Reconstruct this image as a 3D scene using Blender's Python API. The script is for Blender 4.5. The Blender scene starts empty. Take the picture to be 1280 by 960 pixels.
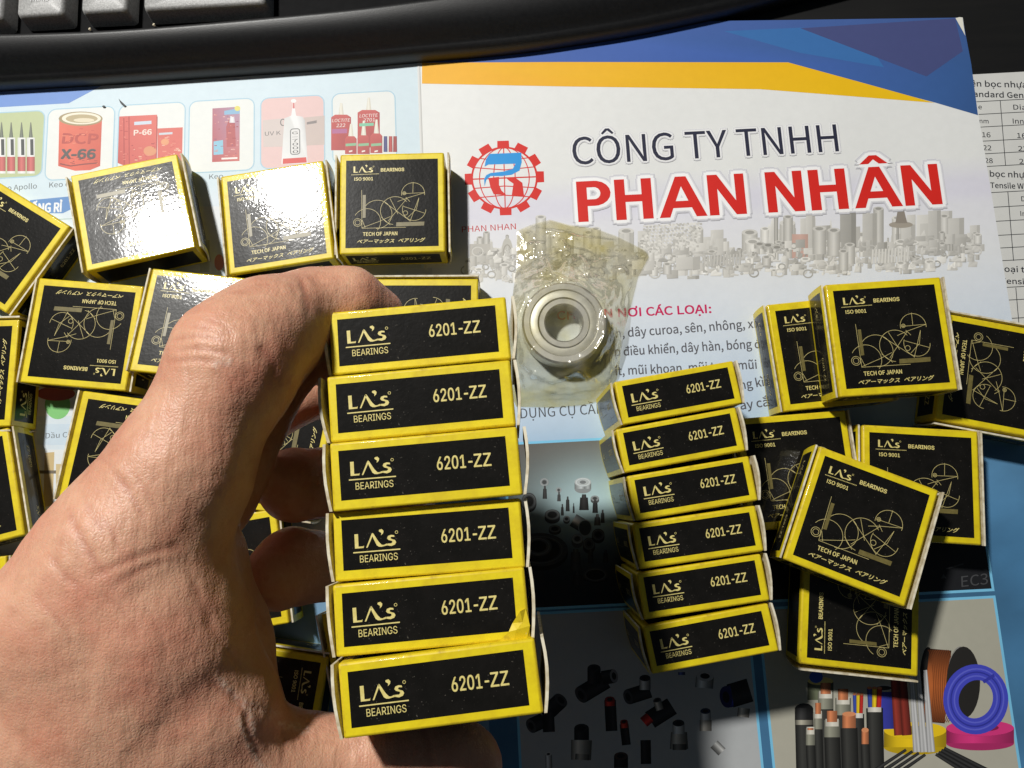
import bpy, bmesh, math, random, os
import numpy as np
from mathutils import Matrix, Vector, noise as mnoise
from mathutils.geometry import tessellate_polygon as tess

random.seed(7)
rng = np.random.default_rng(11)
S = 0.001                                   # everything below is written in millimetres
scene = bpy.context.scene
COL = scene.collection

# ------------------------------------------------------------------ camera
F_PX, CX, CY = 920.0, 640.0, 480.0           # focal length in pixels of the 1280x960 photograph
CAM = np.array([1.3447, -43.1034, 269.5724])
ROT = np.array([[0.99858634, 0.05292508, 0.00492564],
                [-0.05148524, 0.98611390, -0.15788806],
                [-0.01321348, 0.15741126, 0.98744473]])
cam_data = bpy.data.cameras.new('camera')
cam_data.sensor_width = 36.0
cam_data.lens = 36.0 * F_PX / 1280.0
cam_data.clip_start = 0.01
cam_data.clip_end = 20.0
cam = bpy.data.objects.new('camera', cam_data)
COL.objects.link(cam)
M = Matrix(ROT.tolist()).to_4x4()
M.translation = Vector((CAM * S).tolist())
cam.matrix_world = M
scene.camera = cam

# ------------------------------------------------------------------ light
world = bpy.data.worlds.new('World')
scene.world = world
world.use_nodes = True
world.node_tree.nodes['Background'].inputs[0].default_value = (0.72, 0.86, 1.0, 1)
world.node_tree.nodes['Background'].inputs[1].default_value = 0.045

LAMP = Vector((-400, 520, 900)) * S
ld = bpy.data.lights.new('desk_lamp_light', 'AREA')
ld.shape = 'DISK'
ld.size = 0.078
ld.energy = 13.5
ld.color = (1.0, 0.978, 0.935)
lamp = bpy.data.objects.new('desk_lamp_light', ld)
lamp.location = LAMP
lamp.rotation_euler = (Vector((0, -10, 0)) * S - LAMP).to_track_quat('-Z', 'Y').to_euler()
COL.objects.link(lamp)

vs = scene.view_settings
vs.view_transform = 'Standard'
vs.look = 'None'
vs.exposure = 0.0
vs.gamma = 1.0
vs.use_curve_mapping = False
scene.cycles.max_bounces = 8
scene.cycles.transparent_max_bounces = 16


def ray(px, py):
    return ROT @ np.array([(px - CX) / F_PX, -(py - CY) / F_PX, -1.0])


def at(px, py, z=0.0):
    d = ray(px, py)
    return CAM + d * ((z - CAM[2]) / d[2])


def atZ(px, py, depth):
    return CAM + ray(px, py) * depth


def proj(P):
    q = (P - CAM) @ ROT
    return np.stack([CX + F_PX * q[:, 0] / -q[:, 2], CY - F_PX * q[:, 1] / -q[:, 2]], -1)


def lin(c):
    c = np.asarray(c, float) / 255.0
    return np.where(c <= 0.04045, c / 12.92, ((c + 0.055) / 1.055) ** 2.4)


# ------------------------------------------------------------------ materials
def new_mat(name):
    m = bpy.data.materials.new(name)
    m.use_nodes = True
    nt = m.node_tree
    return m, nt, nt.nodes['Principled BSDF']


def N(nt, typ, **kw):
    n = nt.nodes.new(typ)
    for k, v in kw.items():
        setattr(n, k, v)
    return n


def tex_noise(nt, scale, detail=3, rough=0.6, coord='Object', vec_scale=None):
    tc = N(nt, 'ShaderNodeTexCoord')
    n = N(nt, 'ShaderNodeTexNoise')
    n.inputs['Scale'].default_value = scale
    n.inputs['Detail'].default_value = detail
    n.inputs['Roughness'].default_value = rough
    out = tc.outputs[coord]
    if vec_scale:
        mp = N(nt, 'ShaderNodeMapping')
        mp.inputs['Scale'].default_value = vec_scale
        nt.links.new(out, mp.inputs['Vector'])
        out = mp.outputs['Vector']
    nt.links.new(out, n.inputs['Vector'])
    return n.outputs['Fac']


def ramp(nt, fac, stops):
    r = N(nt, 'ShaderNodeValToRGB')
    el = r.color_ramp.elements
    while len(el) < len(stops):
        el.new(0.5)
    for e, (p, c) in zip(el, stops):
        e.position = p
        e.color = (*c, 1) if len(c) == 3 else c
    nt.links.new(fac, r.inputs['Fac'])
    return r.outputs['Color']


def bump(nt, height, dist, strength=1.0, normal=None):
    b = N(nt, 'ShaderNodeBump')
    b.inputs['Distance'].default_value = dist
    b.inputs['Strength'].default_value = strength
    nt.links.new(height, b.inputs['Height'])
    if normal is not None:
        nt.links.new(normal, b.inputs['Normal'])
    return b.outputs['Normal']


def laminated(name, base, base2, rough, coat, nscale=220, bd=0.00003, cream=None, spec=0.4):
    m, nt, p = new_mat(name)
    f = tex_noise(nt, nscale, 4, 0.65)
    stops = [(0.3, base2), (0.6, base)]
    if cream:
        stops = [(0.30, base2), (0.5, base), (0.66, base), (0.72, cream)]
    nt.links.new(ramp(nt, f, stops), p.inputs['Base Color'])
    p.inputs['Roughness'].default_value = rough
    p.inputs['Coat Weight'].default_value = coat
    p.inputs['Specular IOR Level'].default_value = spec
    p.inputs['Coat Roughness'].default_value = 0.07
    f2 = tex_noise(nt, 900, 2, 0.5)
    f3 = tex_noise(nt, 60, 2, 0.5)
    if spec < .2:
        dst_ = tex_noise(nt, 1900, 2, .5)
        dm = N(nt, 'ShaderNodeMix', data_type='RGBA')
        lk = p.inputs['Base Color'].links[0].from_socket
        nt.links.new(lk, dm.inputs['A']); dm.inputs['B'].default_value = (0.10, 0.09, 0.075, 1)
        nt.links.new(ramp(nt, dst_, [(0.70, (0, 0, 0)), (0.78, (1, 1, 1))]), dm.inputs['Factor'])
        nt.links.new(dm.outputs['Result'], p.inputs['Base Color'])
        nt.links.new(ramp(nt, tex_noise(nt, 75, 4, .6), [(0.35, (0.04,) * 3), (0.7, (0.12,) * 3)]), p.inputs['Coat Roughness'])
    n1 = bump(nt, f3, 0.00012)
    n2 = bump(nt, f2, bd, 1.0, n1)
    nt.links.new(n2, p.inputs['Normal'])
    nt.links.new(n2, p.inputs['Coat Normal'])
    return m


MAT = {}
MAT['yellow'] = laminated('yellow_board', (0.82, 0.655, 0.010), (0.68, 0.51, 0.010), 0.45, 0.3)
MAT['edge'] = laminated('worn_yellow_edge', (0.74, 0.56, 0.015), (0.50, 0.35, 0.02), 0.5, 0.2, 420, cream=(0.66, 0.58, 0.36))
MAT['black'] = laminated('black_board', (0.0065, 0.0060, 0.0050), (0.010, 0.009, 0.0078), 0.34, 0.42, bd=0.000032, spec=0.12)
m, nt, p = new_mat('cream_board')
nt.links.new(ramp(nt, tex_noise(nt, 500), [(0.3, (0.5, 0.42, 0.27)), (0.6, (0.78, 0.72, 0.56))]), p.inputs['Base Color'])
p.inputs['Roughness'].default_value = 0.8
MAT['cream'] = m
m, nt, p = new_mat('gold_print')
nt.links.new(ramp(nt, tex_noise(nt, 900), [(0.3, (0.66, 0.55, 0.17)), (0.7, (0.82, 0.71, 0.28))]), p.inputs['Base Color'])
p.inputs['Roughness'].default_value = 0.4
MAT['gold'] = m
m, nt, p = new_mat('pale_gold_print')
nt.links.new(ramp(nt, tex_noise(nt, 900), [(0.3, (0.50, 0.42, 0.16)), (0.7, (0.66, 0.56, 0.24))]), p.inputs['Base Color'])
p.inputs['Roughness'].default_value = 0.4
MAT['pale'] = m
m, nt, p = new_mat('olive_print')
nt.links.new(ramp(nt, tex_noise(nt, 900), [(0.3, (0.13, 0.105, 0.03)), (0.7, (0.19, 0.155, 0.05))]), p.inputs['Base Color'])
p.inputs['Roughness'].default_value = 0.4
MAT['olive'] = m

# coloured ink on coated paper; the ink colours are a vertex attribute
m, nt, p = new_mat('printed_ink')
at_ = N(nt, 'ShaderNodeAttribute', attribute_name='Col')
mx = N(nt, 'ShaderNodeMix', data_type='RGBA', blend_type='MULTIPLY')
mx.inputs['Factor'].default_value = 1.0
nt.links.new(at_.outputs['Color'], mx.inputs['A'])
nt.links.new(ramp(nt, tex_noise(nt, 260, 5), [(0.3, (0.965, 0.965, 0.965)), (0.65, (1, 1, 1))]), mx.inputs['B'])
nt.links.new(mx.outputs['Result'], p.inputs['Base Color'])
p.inputs['Roughness'].default_value = 0.54
p.inputs['Specular IOR Level'].default_value = 0.32
nt.links.new(bump(nt, tex_noise(nt, 9, 2, coord='Object'), 0.004, 0.7), p.inputs['Normal'])
MAT['ink'] = m
m, nt, p = new_mat('page_block')
p.inputs['Base Color'].default_value = (0.7, 0.7, 0.68, 1)
p.inputs['Roughness'].default_value = 0.8
MAT['pages'] = m


# ------------------------------------------------------------------ mesh helpers
def link_mesh(name, me, parent=None, loc=None, mat4=None):
    o = bpy.data.objects.new(name, me)
    COL.objects.link(o)
    if parent is not None:
        o.parent = parent
    if mat4 is not None:
        o.matrix_local = mat4
    elif loc is not None:
        o.location = loc
    return o


def make_mesh(name, verts, faces, mats, midx=None, smooth=False):
    me = bpy.data.meshes.new(name)
    me.from_pydata([tuple(float(c) * S for c in v) for v in verts], [], [tuple(int(i) for i in f) for f in faces])
    for mt in (mats if isinstance(mats, (list, tuple)) else [mats]):
        me.materials.append(mt)
    if midx is not None:
        me.polygons.foreach_set('material_index', np.array(midx, dtype=np.int32))
    if smooth:
        me.polygons.foreach_set('use_smooth', np.ones(len(me.polygons), dtype=bool))
    me.update()
    return me


def tag(o, label=None, cat=None, group=None, kind=None):
    if label:
        o['label'] = label
    if cat:
        o['category'] = cat
    if group:
        o['group'] = group
    if kind:
        o['kind'] = kind
    return o


def empty(name, loc=(0, 0, 0), rot=None):
    e = bpy.data.objects.new(name, None)
    e.empty_display_size = 0.01
    COL.objects.link(e)
    mt = rot.to_4x4() if rot is not None else Matrix.Identity(4)
    mt.translation = Vector(loc) * S
    e.matrix_world = mt
    return e


# ------------------------------------------------------------------ lettering
FONTS = {}


def get_font(fn):
    if not fn:
        return None
    if fn not in FONTS:
        f = None
        try:
            pth = os.path.join(bpy.utils.system_resource('DATAFILES'), 'fonts', fn)
            if os.path.exists(pth):
                f = bpy.data.fonts.load(pth)
        except Exception:
            f = None
        FONTS[fn] = f
    return FONTS[fn]


TXT = {}
TXT_DG = bpy.context.evaluated_depsgraph_get()


SANS = 'Noto Sans CJK Regular.woff2'
GROT = 'Inter.woff2'


def text_geo(body, bold=0.0, shear=0.0, font=SANS, res=4):
    """2-D lettering, cap height 1, starting at x = 0 on its baseline: vertices, faces, width, layer of every vertex.
    Strokes of a letter that overlap are kept as separate pieces on their own thin layers."""
    key = (body, shear, font, res)
    if key in TXT:
        return TXT[key]

    def contours(b):
        cu = bpy.data.curves.new('t', 'FONT')
        f = get_font(font)
        if f is not None:
            cu.font = f
        cu.body = b
        cu.size = 1.0
        ob = bpy.data.objects.new('t', cu)
        crv = ob.to_curve(TXT_DG)
        out = []
        for sp in crv.splines:
            bp = sp.bezier_points
            n = len(bp)
            pts = []
            for i in range(n):
                p0, p1 = bp[i], bp[(i + 1) % n]
                a0, h0, h1, a1 = p0.co, p0.handle_right, p1.handle_left, p1.co
                straight = ((h0 - a0).cross(a1 - a0)).length < 1e-5 and ((h1 - a0).cross(a1 - a0)).length < 1e-5
                k = 1 if straight else res
                for j in range(k):
                    t = j / k
                    q = a0 * (1 - t) ** 3 + h0 * 3 * t * (1 - t) ** 2 + h1 * 3 * t * t * (1 - t) + a1 * t ** 3
                    pts.append((q.x, q.y))
            if len(pts) > 2:
                out.append(np.array(pts))
        ob.to_curve_clear()
        bpy.data.objects.remove(ob)
        bpy.data.curves.remove(cu)
        return out

    if ('cap', font) not in TXT:
        TXT[('cap', font)] = float(max(c[:, 1].max() for c in contours('H')))
    cap = TXT[('cap', font)]
    cs = [c / cap for c in contours(body)]

    def area(c):
        x, y = c[:, 0], c[:, 1]
        return .5 * float(np.sum(x * np.roll(y, -1) - np.roll(x, -1) * y))

    def inside(p_, c):
        x, y = c[:, 0], c[:, 1]
        x2, y2 = np.roll(x, -1), np.roll(y, -1)
        m_ = (y > p_[1]) != (y2 > p_[1])
        xi = x + (p_[1] - y) / np.where(y2 == y, 1e-9, y2 - y) * (x2 - x)
        return int(np.sum(m_ & (p_[0] < xi))) % 2 == 1

    ar = [area(c) for c in cs]
    sgn = np.sign(max(ar, key=abs))
    outer = [i for i in range(len(cs)) if ar[i] * sgn > 0]
    holes = {i: [] for i in outer}
    for i in range(len(cs)):
        if ar[i] * sgn < 0:
            own = [o_ for o_ in outer if inside(cs[i][0], cs[o_])]
            if own:
                holes[min(own, key=lambda o_: abs(ar[o_]))].append(i)
    V, Fc, L = [], [], []
    boxes = []
    for i in outer:
        loops = [cs[i]] + [cs[h] for h in holes[i]]
        o = len(V)
        tri = tess([[Vector((q[0], q[1], 0)) for q in lp] for lp in loops])
        lo_, hi_ = cs[i].min(0), cs[i].max(0)
        used = {l for (a_, b_, l) in boxes if (a_ < hi_).all() and (b_ > lo_).all()}
        lay = 0
        while lay in used:
            lay += 1
        boxes.append((lo_, hi_, lay))
        for lp in loops:
            V += [tuple(q) for q in lp]
            L += [lay] * len(lp)
        Fc += [tuple(k + o for k in t) for t in tri]
    v = np.array(V)
    if shear:
        v[:, 0] += v[:, 1] * shear
    v[:, 0] -= v[:, 0].min()
    TXT[key] = (v, Fc, float(v[:, 0].max()), np.array(L))
    return TXT[key]


OCT = ((-.8, -.8), (0, -1), (.8, -.8), (1, 0), (.8, .8), (0, 1), (-.8, .8), (-1, 0))


class Flat:
    """Collects flat printed shapes as triangles/quads with a colour; each call lies a hair above the last."""

    def __init__(self, step=0.004, z0=0.02):
        self.z0 = z0
        self.bb = np.zeros((256, 4))
        self.lv = np.zeros(256, dtype=int)
        self.nb = 0
        self.level = 0
        self.v, self.f, self.c, self.mi = [], [], [], []
        self.z, self.step = z0, step

    def add(self, pts, faces, col, lift=True, mi=0, lay=None):
        o = len(self.v)
        pts = np.asarray(pts, float)
        mxl = int(max(lay)) if lay is not None else 0
        bb = np.array([pts[:, 0].min(), pts[:, 1].min(), pts[:, 0].max(), pts[:, 1].max()])
        if lift:
            # lie one hair above whatever this shape overlaps
            lv = 0
            if self.nb:
                q = self.bb[:self.nb]
                hit = (q[:, 0] <= bb[2]) & (q[:, 2] >= bb[0]) & (q[:, 1] <= bb[3]) & (q[:, 3] >= bb[1])
                if hit.any():
                    lv = int(self.lv[:self.nb][hit].max()) + 1
            self.level = lv
        if self.nb >= len(self.bb):
            self.bb = np.vstack([self.bb, np.zeros_like(self.bb)])
            self.lv = np.concatenate([self.lv, np.zeros_like(self.lv)])
        self.bb[self.nb] = bb
        self.lv[self.nb] = self.level + mxl
        self.nb += 1
        self.z = self.z0 + self.level * self.step
        col = np.asarray(col, float)
        if col.ndim == 1:
            col = np.tile(col, (len(pts), 1))
        for i_, (p_, c_) in enumerate(zip(pts, col)):
            self.v.append((p_[0], p_[1], self.z + (self.step * lay[i_] if lay is not None else 0)))
            self.c.append(c_)
        for f in faces:
            self.f.append(tuple(i + o for i in f))
            self.mi.append(mi)

    def poly(self, pts, col, lift=True, mi=0):
        self.add(pts, [tuple(range(len(pts)))], col, lift, mi)

    def stroke(self, pts, w, col, closed=False, lift=True, mi=0):
        pts = np.asarray(pts, float)
        n = len(pts)
        if closed:
            d = np.roll(pts, -1, 0) - np.roll(pts, 1, 0)
        else:
            d = np.gradient(pts, axis=0)
        d /= np.linalg.norm(d, axis=1)[:, None] + 1e-9
        nn = np.stack([-d[:, 1], d[:, 0]], -1) * w / 2
        vv = np.concatenate([pts + nn, pts - nn])
        fs = [(i, i + 1, n + i + 1, n + i) for i in range(n - 1)]
        if closed:
            fs.append((n - 1, 0, n, 2 * n - 1))
        self.add(vv, fs, col, lift, mi)

    def build(self, name, mats, color=True):
        # make every face look up
        v = np.array(self.v)
        fs = []
        for f in self.f:
            a = v[list(f)]
            x, y = a[:, 0], a[:, 1]
            area = np.sum(x * np.roll(y, -1) - np.roll(x, -1) * y)
            fs.append(f if area > 0 else f[::-1])
        me = make_mesh(name, self.v, fs, mats, self.mi)
        if color:
            ca = me.color_attributes.new('Col', 'FLOAT_COLOR', 'POINT')
            cc = np.ones((len(self.v), 4), dtype=np.float32)
            cc[:, :3] = lin(np.array(self.c))
            ca.data.foreach_set('color', cc.ravel())
        return me


class Page(Flat):
    """Print on the catalogue: positions are read off the photograph and dropped onto the page plane."""

    def __init__(self, zs=0.0, z0=0.02, step=0.004):
        super().__init__(step, z0)
        self.zs = zs

    def P(self, pts):
        return np.array([at(a, b, self.zs)[:2] for a, b in pts])

    def pp(self, pts, col, **k):
        self.poly(self.P(pts), col, **k)

    def ps(self, pts, w, col, **k):
        self.stroke(self.P(pts), w, col, **k)

    def rect(self, x0, y0, x1, y1, col, **k):
        self.pp([(x0, y0), (x1, y0), (x1, y1), (x0, y1)], col, **k)

    def ell(self, x, y, rx, ry, col, rot=0.0, n=28, a0=0, a1=360, **k):
        t = np.radians(np.linspace(a0, a1, n, endpoint=(a1 - a0) < 360))
        c, s = math.cos(math.radians(rot)), math.sin(math.radians(rot))
        pts = [(x + c * rx * math.cos(q) - s * ry * math.sin(q), y + s * rx * math.cos(q) + c * ry * math.sin(q)) for q in t]
        self.pp(pts, col, **k)

    def ring(self, x, y, rx, ry, w, col, rot=0.0, n=32, a0=0, a1=360, **k):
        cl = (a1 - a0) >= 360
        t = np.radians(np.linspace(a0, a1, n, endpoint=not cl))
        c, s = math.cos(math.radians(rot)), math.sin(math.radians(rot))
        pts = [(x + c * rx * math.cos(q) - s * ry * math.sin(q), y + s * rx * math.cos(q) + c * ry * math.sin(q)) for q in t]
        self.ps(pts, w, col, closed=cl, **k)

    def rrect(self, x0, y0, x1, y1, r, fill=None, line=None, w=0.35):
        a, b = self.P([(x0, y0), (x1, y1)])
        xa, xb, ya, yb = min(a[0], b[0]), max(a[0], b[0]), min(a[1], b[1]), max(a[1], b[1])
        pts = []
        for cx, cy, q in ((xb - r, yb - r, 0), (xa + r, yb - r, 90), (xa + r, ya + r, 180), (xb - r, ya + r, 270)):
            for t in np.radians(np.linspace(q, q + 90, 6)):
                pts.append((cx + r * math.cos(t), cy + r * math.sin(t)))
        if fill is not None:
            self.poly(pts, fill)
        if line is not None:
            self.stroke(pts, w, line, closed=True)

    def bar(self, p0, p1, w0, w1, cols):
        """a shaded rod in a printed picture: w0/w1 pixel widths, cols across"""
        p0, p1 = np.array(p0, float), np.array(p1, float)
        d = (p1 - p0) / np.linalg.norm(p1 - p0)
        n = np.array([-d[1], d[0]])
        k = len(cols)
        t = np.linspace(-.5, .5, k)
        a = [p0 + n * w0 * q for q in t]
        b = [p1 + n * w1 * q for q in t]
        pts = self.P(a + b)
        cc = np.array(list(cols) * 2)
        self.add(pts, [(i, i + 1, k + i + 1, k + i) for i in range(k - 1)], cc)

    def text(self, body, p0, p1, cap_px, col, bold=0.0, shear=0.0, halo=None, font=SANS):
        """lettering from pixel p0 to pixel p1 along the baseline"""
        a, b = self.P([p0, p1])
        ln = np.linalg.norm(b - a)
        d = (b - a) / ln
        n = np.array([-d[1], d[0]])
        mid = ((p0[0] + p1[0]) / 2, (p0[1] + p1[1]) / 2)
        up = self.P([mid, (mid[0], mid[1] - cap_px)])
        ch = np.linalg.norm(up[1] - up[0])
        v0, f0, w0, l0 = text_geo(body, 0.0, shear, font)
        sx = ln / w0
        lays = list(halo or []) + [(bold, col)]
        st = self.step
        self.step = min(st, .004)
        for bo, c in lays:
            x = v0[:, 0] * sx
            y = v0[:, 1] * ch
            for ox, oy in (((0, 0),) if bo <= 0 else OCT):
                dx, dy = bo * ch * ox, bo * ch * oy
                self.add(a + (x + dx)[:, None] * d + (y + dy)[:, None] * n, f0, c, lay=l0)
        self.step = st


# ------------------------------------------------------------------ desk
xs0, xs1, ys0, ys1 = -900, 900, -700, 900
ZD = -3.4
m, nt, p = new_mat('dark_desk')
nt.links.new(ramp(nt, tex_noise(nt, 30, 5, vec_scale=(1, 8, 1)), [(0.3, (0.003, 0.003, 0.003)), (0.7, (0.006, 0.0055, 0.005))]), p.inputs['Base Color'])
p.inputs['Roughness'].default_value = 0.5
desk = link_mesh('desk_top', make_mesh('desk_top', [(xs0, ys0, ZD), (xs1, ys0, ZD), (xs1, ys1, ZD), (xs0, ys1, ZD)], [(0, 1, 2, 3)], m))
tag(desk, 'dark desk surface under everything', None, kind='structure')

# ------------------------------------------------------------------ catalogue
XS = at(524, 100)[0]
XR = at(1221, 130)[0]
YT = at(1203, 22)[1]
YB = YT - 312.0
XL = XS - (XR - XS) - 3
cat = empty('catalogue', ((XS + XR) / 2, (YT + YB) / 2, -3.2))
tag(cat, 'open printed catalogue with glossy cover, red company name and blue banner', 'catalogue')


def to_cat(me, name, parent):
    o = link_mesh(name, me, parent)
    o.matrix_parent_inverse = Matrix.Identity(4)
    # printed meshes are in world millimetres
    base = parent.matrix_world if parent.type == 'EMPTY' else Matrix.Translation(Vector((0, 0, 0)))
    if parent.type == 'EMPTY':
        o.matrix_local = parent.matrix_world.inverted()
    return o


def grid_page(x0, x1, y0, y1, colf, nx, ny, curl=None):
    v, c, f = [], [], []
    for j in range(ny + 1):
        for i in range(nx + 1):
            x = x0 + (x1 - x0) * i / nx
            y = y0 + (y1 - y0) * j / ny
            v.append((x, y, 0.0 + (curl(x, y) if curl else 0)))
            c.append(colf(x, y))
    for j in range(ny):
        for i in range(nx):
            a = j * (nx + 1) + i
            f.append((a, a + 1, a + nx + 2, a + nx + 1))
    return v, c, f


def page_mesh(name, x0, x1, y0, y1, colf, thick=0.35):
    v, c, f = grid_page(x0, x1, y0, y1, colf, 24, 64)
    n = len(v)
    o = n
    v += [(x0, y0, 0), (x1, y0, 0), (x1, y1, 0), (x0, y1, 0), (x0, y0, -thick), (x1, y0, -thick), (x1, y1, -thick), (x0, y1, -thick)]
    c += [(225, 225, 220)] * 8
    f += [(o, o + 4, o + 5, o + 1), (o + 1, o + 5, o + 6, o + 2), (o + 2, o + 6, o + 7, o + 3), (o + 3, o + 7, o + 4, o), (o + 4, o + 7, o + 6, o + 5)]
    me = make_mesh(name, v, f, MAT['ink'])
    ca = me.color_attributes.new('Col', 'FLOAT_COLOR', 'POINT')
    cc = np.ones((len(v), 4), dtype=np.float32)
    cc[:, :3] = lin(np.array(c))
    ca.data.foreach_set('color', cc.ravel())
    return me


def grad(stops, t):
    for (a, ca), (b, cb) in zip(stops, stops[1:]):
        if t <= b:
            k = 0 if b == a else max(0.0, (t - a) / (b - a))
            return tuple(np.array(ca) * (1 - k) + np.array(cb) * k)
    return stops[-1][1]


ypx = lambda py, px=900: at(px, py)[1]
FC = [(-1e9, (228, 229, 226)), (-ypx(215), (230, 231, 229)), (-ypx(250), (218, 216, 230)), (-ypx(268), (226, 226, 232)), (-ypx(330), (228, 230, 232)),
      (-ypx(380), (220, 226, 234)), (-ypx(520), (188, 209, 230)), (-ypx(545), (165, 196, 224)), (-ypx(575), (92, 141, 180)), (-ypx(700), (72, 122, 162)), (1e9, (54, 100, 142))]


def front_col(x, y):
    c = np.array(grad(FC, -y))
    k = mnoise.fractal(Vector((x * .03, y * .03, 4)), 1.0, 2.0, 4)
    if y < ypx(560):
        c = c * (1 + 0.18 * k)
    return tuple(np.clip(c, 0, 255))


def back_col(x, y):
    return (208, 224, 232) if y > ypx(240, 300) else (214, 226, 234)


front = to_cat(page_mesh('front_cover', XS + 0.6, XR, YB, YT, front_col), 'front_cover', cat)
back = to_cat(page_mesh('back_cover', XL, XS - 0.6, YB, YT, back_col), 'back_cover', cat)
# fold ridge of the spine
sv, sf = [], []
for k, a in enumerate(np.linspace(0, math.pi, 7)):
    for yy in (YB, YT):
        sv.append((XS + 0.75 * math.cos(a), yy, -0.25 + 0.42 * math.sin(a)))
for k in range(6):
    sf.append((2 * k, 2 * k + 1, 2 * k + 3, 2 * k + 2))
me = make_mesh('spine', sv, [f[::-1] for f in sf], MAT['pages'], smooth=True)
to_cat(me, 'spine', cat)
for nm, xa, xb in (('inner_pages', XS + 1.2, XR - 1.0), ('inner_pages', XL + 1, XS - 1.2)):
    bmx = [(xa, YB + 1, -3.2), (xb, YB + 1, -3.2), (xb, YT - .8, -3.2), (xa, YT - .8, -3.2), (xa, YB + 1, -.45), (xb, YB + 1, -.45), (xb, YT - .8, -.45), (xa, YT - .8, -.45)]
    me = make_mesh(nm, bmx, [(0, 3, 2, 1), (4, 5, 6, 7), (0, 1, 5, 4), (1, 2, 6, 5), (2, 3, 7, 6), (3, 0, 4, 7)], MAT['pages'])
    to_cat(me, nm, cat)


def put(page, name, parent, label=None, fade=0.0):
    if fade:
        page.c = [np.asarray(c) * (1 - fade) + np.array((226, 230, 232)) * fade for c in page.c]  # mixes pale page glare into the ink colours
    me = page.build(name, MAT['ink'])
    o = bpy.data.objects.new(name, me)
    COL.objects.link(o)
    o.parent = parent
    if label:
        o['label'] = label
    return o


# --- front cover: banner
pg = Page()
blue = (66, 98, 164)
pg.pp([(527.5, 79.5), (527.5, 60), (620, 30), (1203, 22), (1214, 80), (1222.5, 144), (1168, 128), (985, 80)],
      [(72, 100, 172), (72, 100, 172), (74, 104, 176), (64, 92, 150), (56, 92, 148), (54, 88, 142), (58, 96, 156), (66, 100, 172)])
pg.pp([(905, 39), (1003, 34.5), (1090, 62), (1105, 84), (1000, 66)], (58, 110, 172))
pg.pp([(1000.6, 35.4), (1194, 23), (1203.5, 64), (1158, 95.6)], (70, 78, 126))
pg.pp([(527.5, 78.5), (700, 77.5), (985, 78), (1080, 104), (1168, 128.5), (1060, 120), (950, 111.5), (700, 108), (527.5, 104.5)],
      [(238, 178, 52), (238, 178, 48), (238, 186, 24), (238, 190, 20), (240, 194, 20), (238, 190, 20), (238, 188, 22), (238, 178, 44), (238, 178, 52)])
put(pg, 'banner', front, 'blue and yellow banner across the cover top')

# worn corner: the white core of the board shows
pg = Page(z0=0.2)
pg.pp([(1194, 23), (1199, 21.8), (1202.6, 22.2), (1206.2, 45), (1203.5, 40), (1199, 32)], (226, 224, 212))
put(pg, 'worn_corner', front, 'whitish worn top corner of the cover')

# --- emblem
pg = Page()
lx, ly, lr = 630.5, 222.5, 42.0
asp = 0.94
red = (214, 44, 36)
for k in range(12):
    a = math.radians(-90 + 30 * k - 2)
    c, s = math.cos(a), math.sin(a)
    pts = []
    for rr, tt in ((40, -7.5), (40, 7.5), (49.5, 7.2), (49.5, -7.2)):
        pts.append((lx + c * rr - s * tt, ly + (s * rr + c * tt) * asp))
    pg.pp(pts, red, lift=(k == 0))
pg.ring(lx, ly, lr - 1.5, (lr - 1.5) * asp, 0.75, red, n=48)
for k in (0.32, 0.74):
    pg.ring(lx, ly, lr * k, (lr - 1.5) * asp, 0.38, red, n=40)
pg.ps([(lx - 1, ly - lr * asp + 2), (lx + 1, ly + lr * asp - 2)], 0.4, red)
pg.ps([(lx - lr + 2, ly + 1.5), (lx + lr - 2, ly - 1.5)], 0.5, red)
for q in (-.62, -.33, .33, .62):
    h = lr * math.sqrt(1 - q * q)
    pg.ps([(lx - h + 1.5, ly + q * lr * asp), (lx, ly + q * lr * asp + (3 if q > 0 else -3) * -1), (lx + h - 1.5, ly + q * lr * asp - 1)], 0.38, red)
sky = (38, 150, 222)
Z5 = lambda pts: [(560 + a / 3.765, 160 + b / 3.765) for a, b in pts]
pg.pp(Z5([(195, 122), (345, 116), (347, 160), (337, 200), (300, 220), (255, 226), (200, 226), (180, 245), (172, 275), (170, 240), (180, 222), (200, 212), (262, 205),
          (305, 192), (318, 168), (190, 172), (172, 182), (178, 150)]), sky)
pg.pp(Z5([(190, 236), (240, 230), (240, 268), (252, 295), (275, 316), (215, 312), (200, 280)]), red)
pg.pp(Z5([(272, 234), (320, 236), (350, 258), (358, 320), (300, 316), (308, 262), (290, 250)]), red)
pg.text('PHAN NHAN', (577.5, 290.5), (645, 286.5), 7.3, (196, 48, 52))
put(pg, 'emblem', front, 'red gear and globe emblem with blue ribbon')

# --- machines skyline along the cover
pg = Page(step=0.004)
R_ = random.Random(3)


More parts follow.
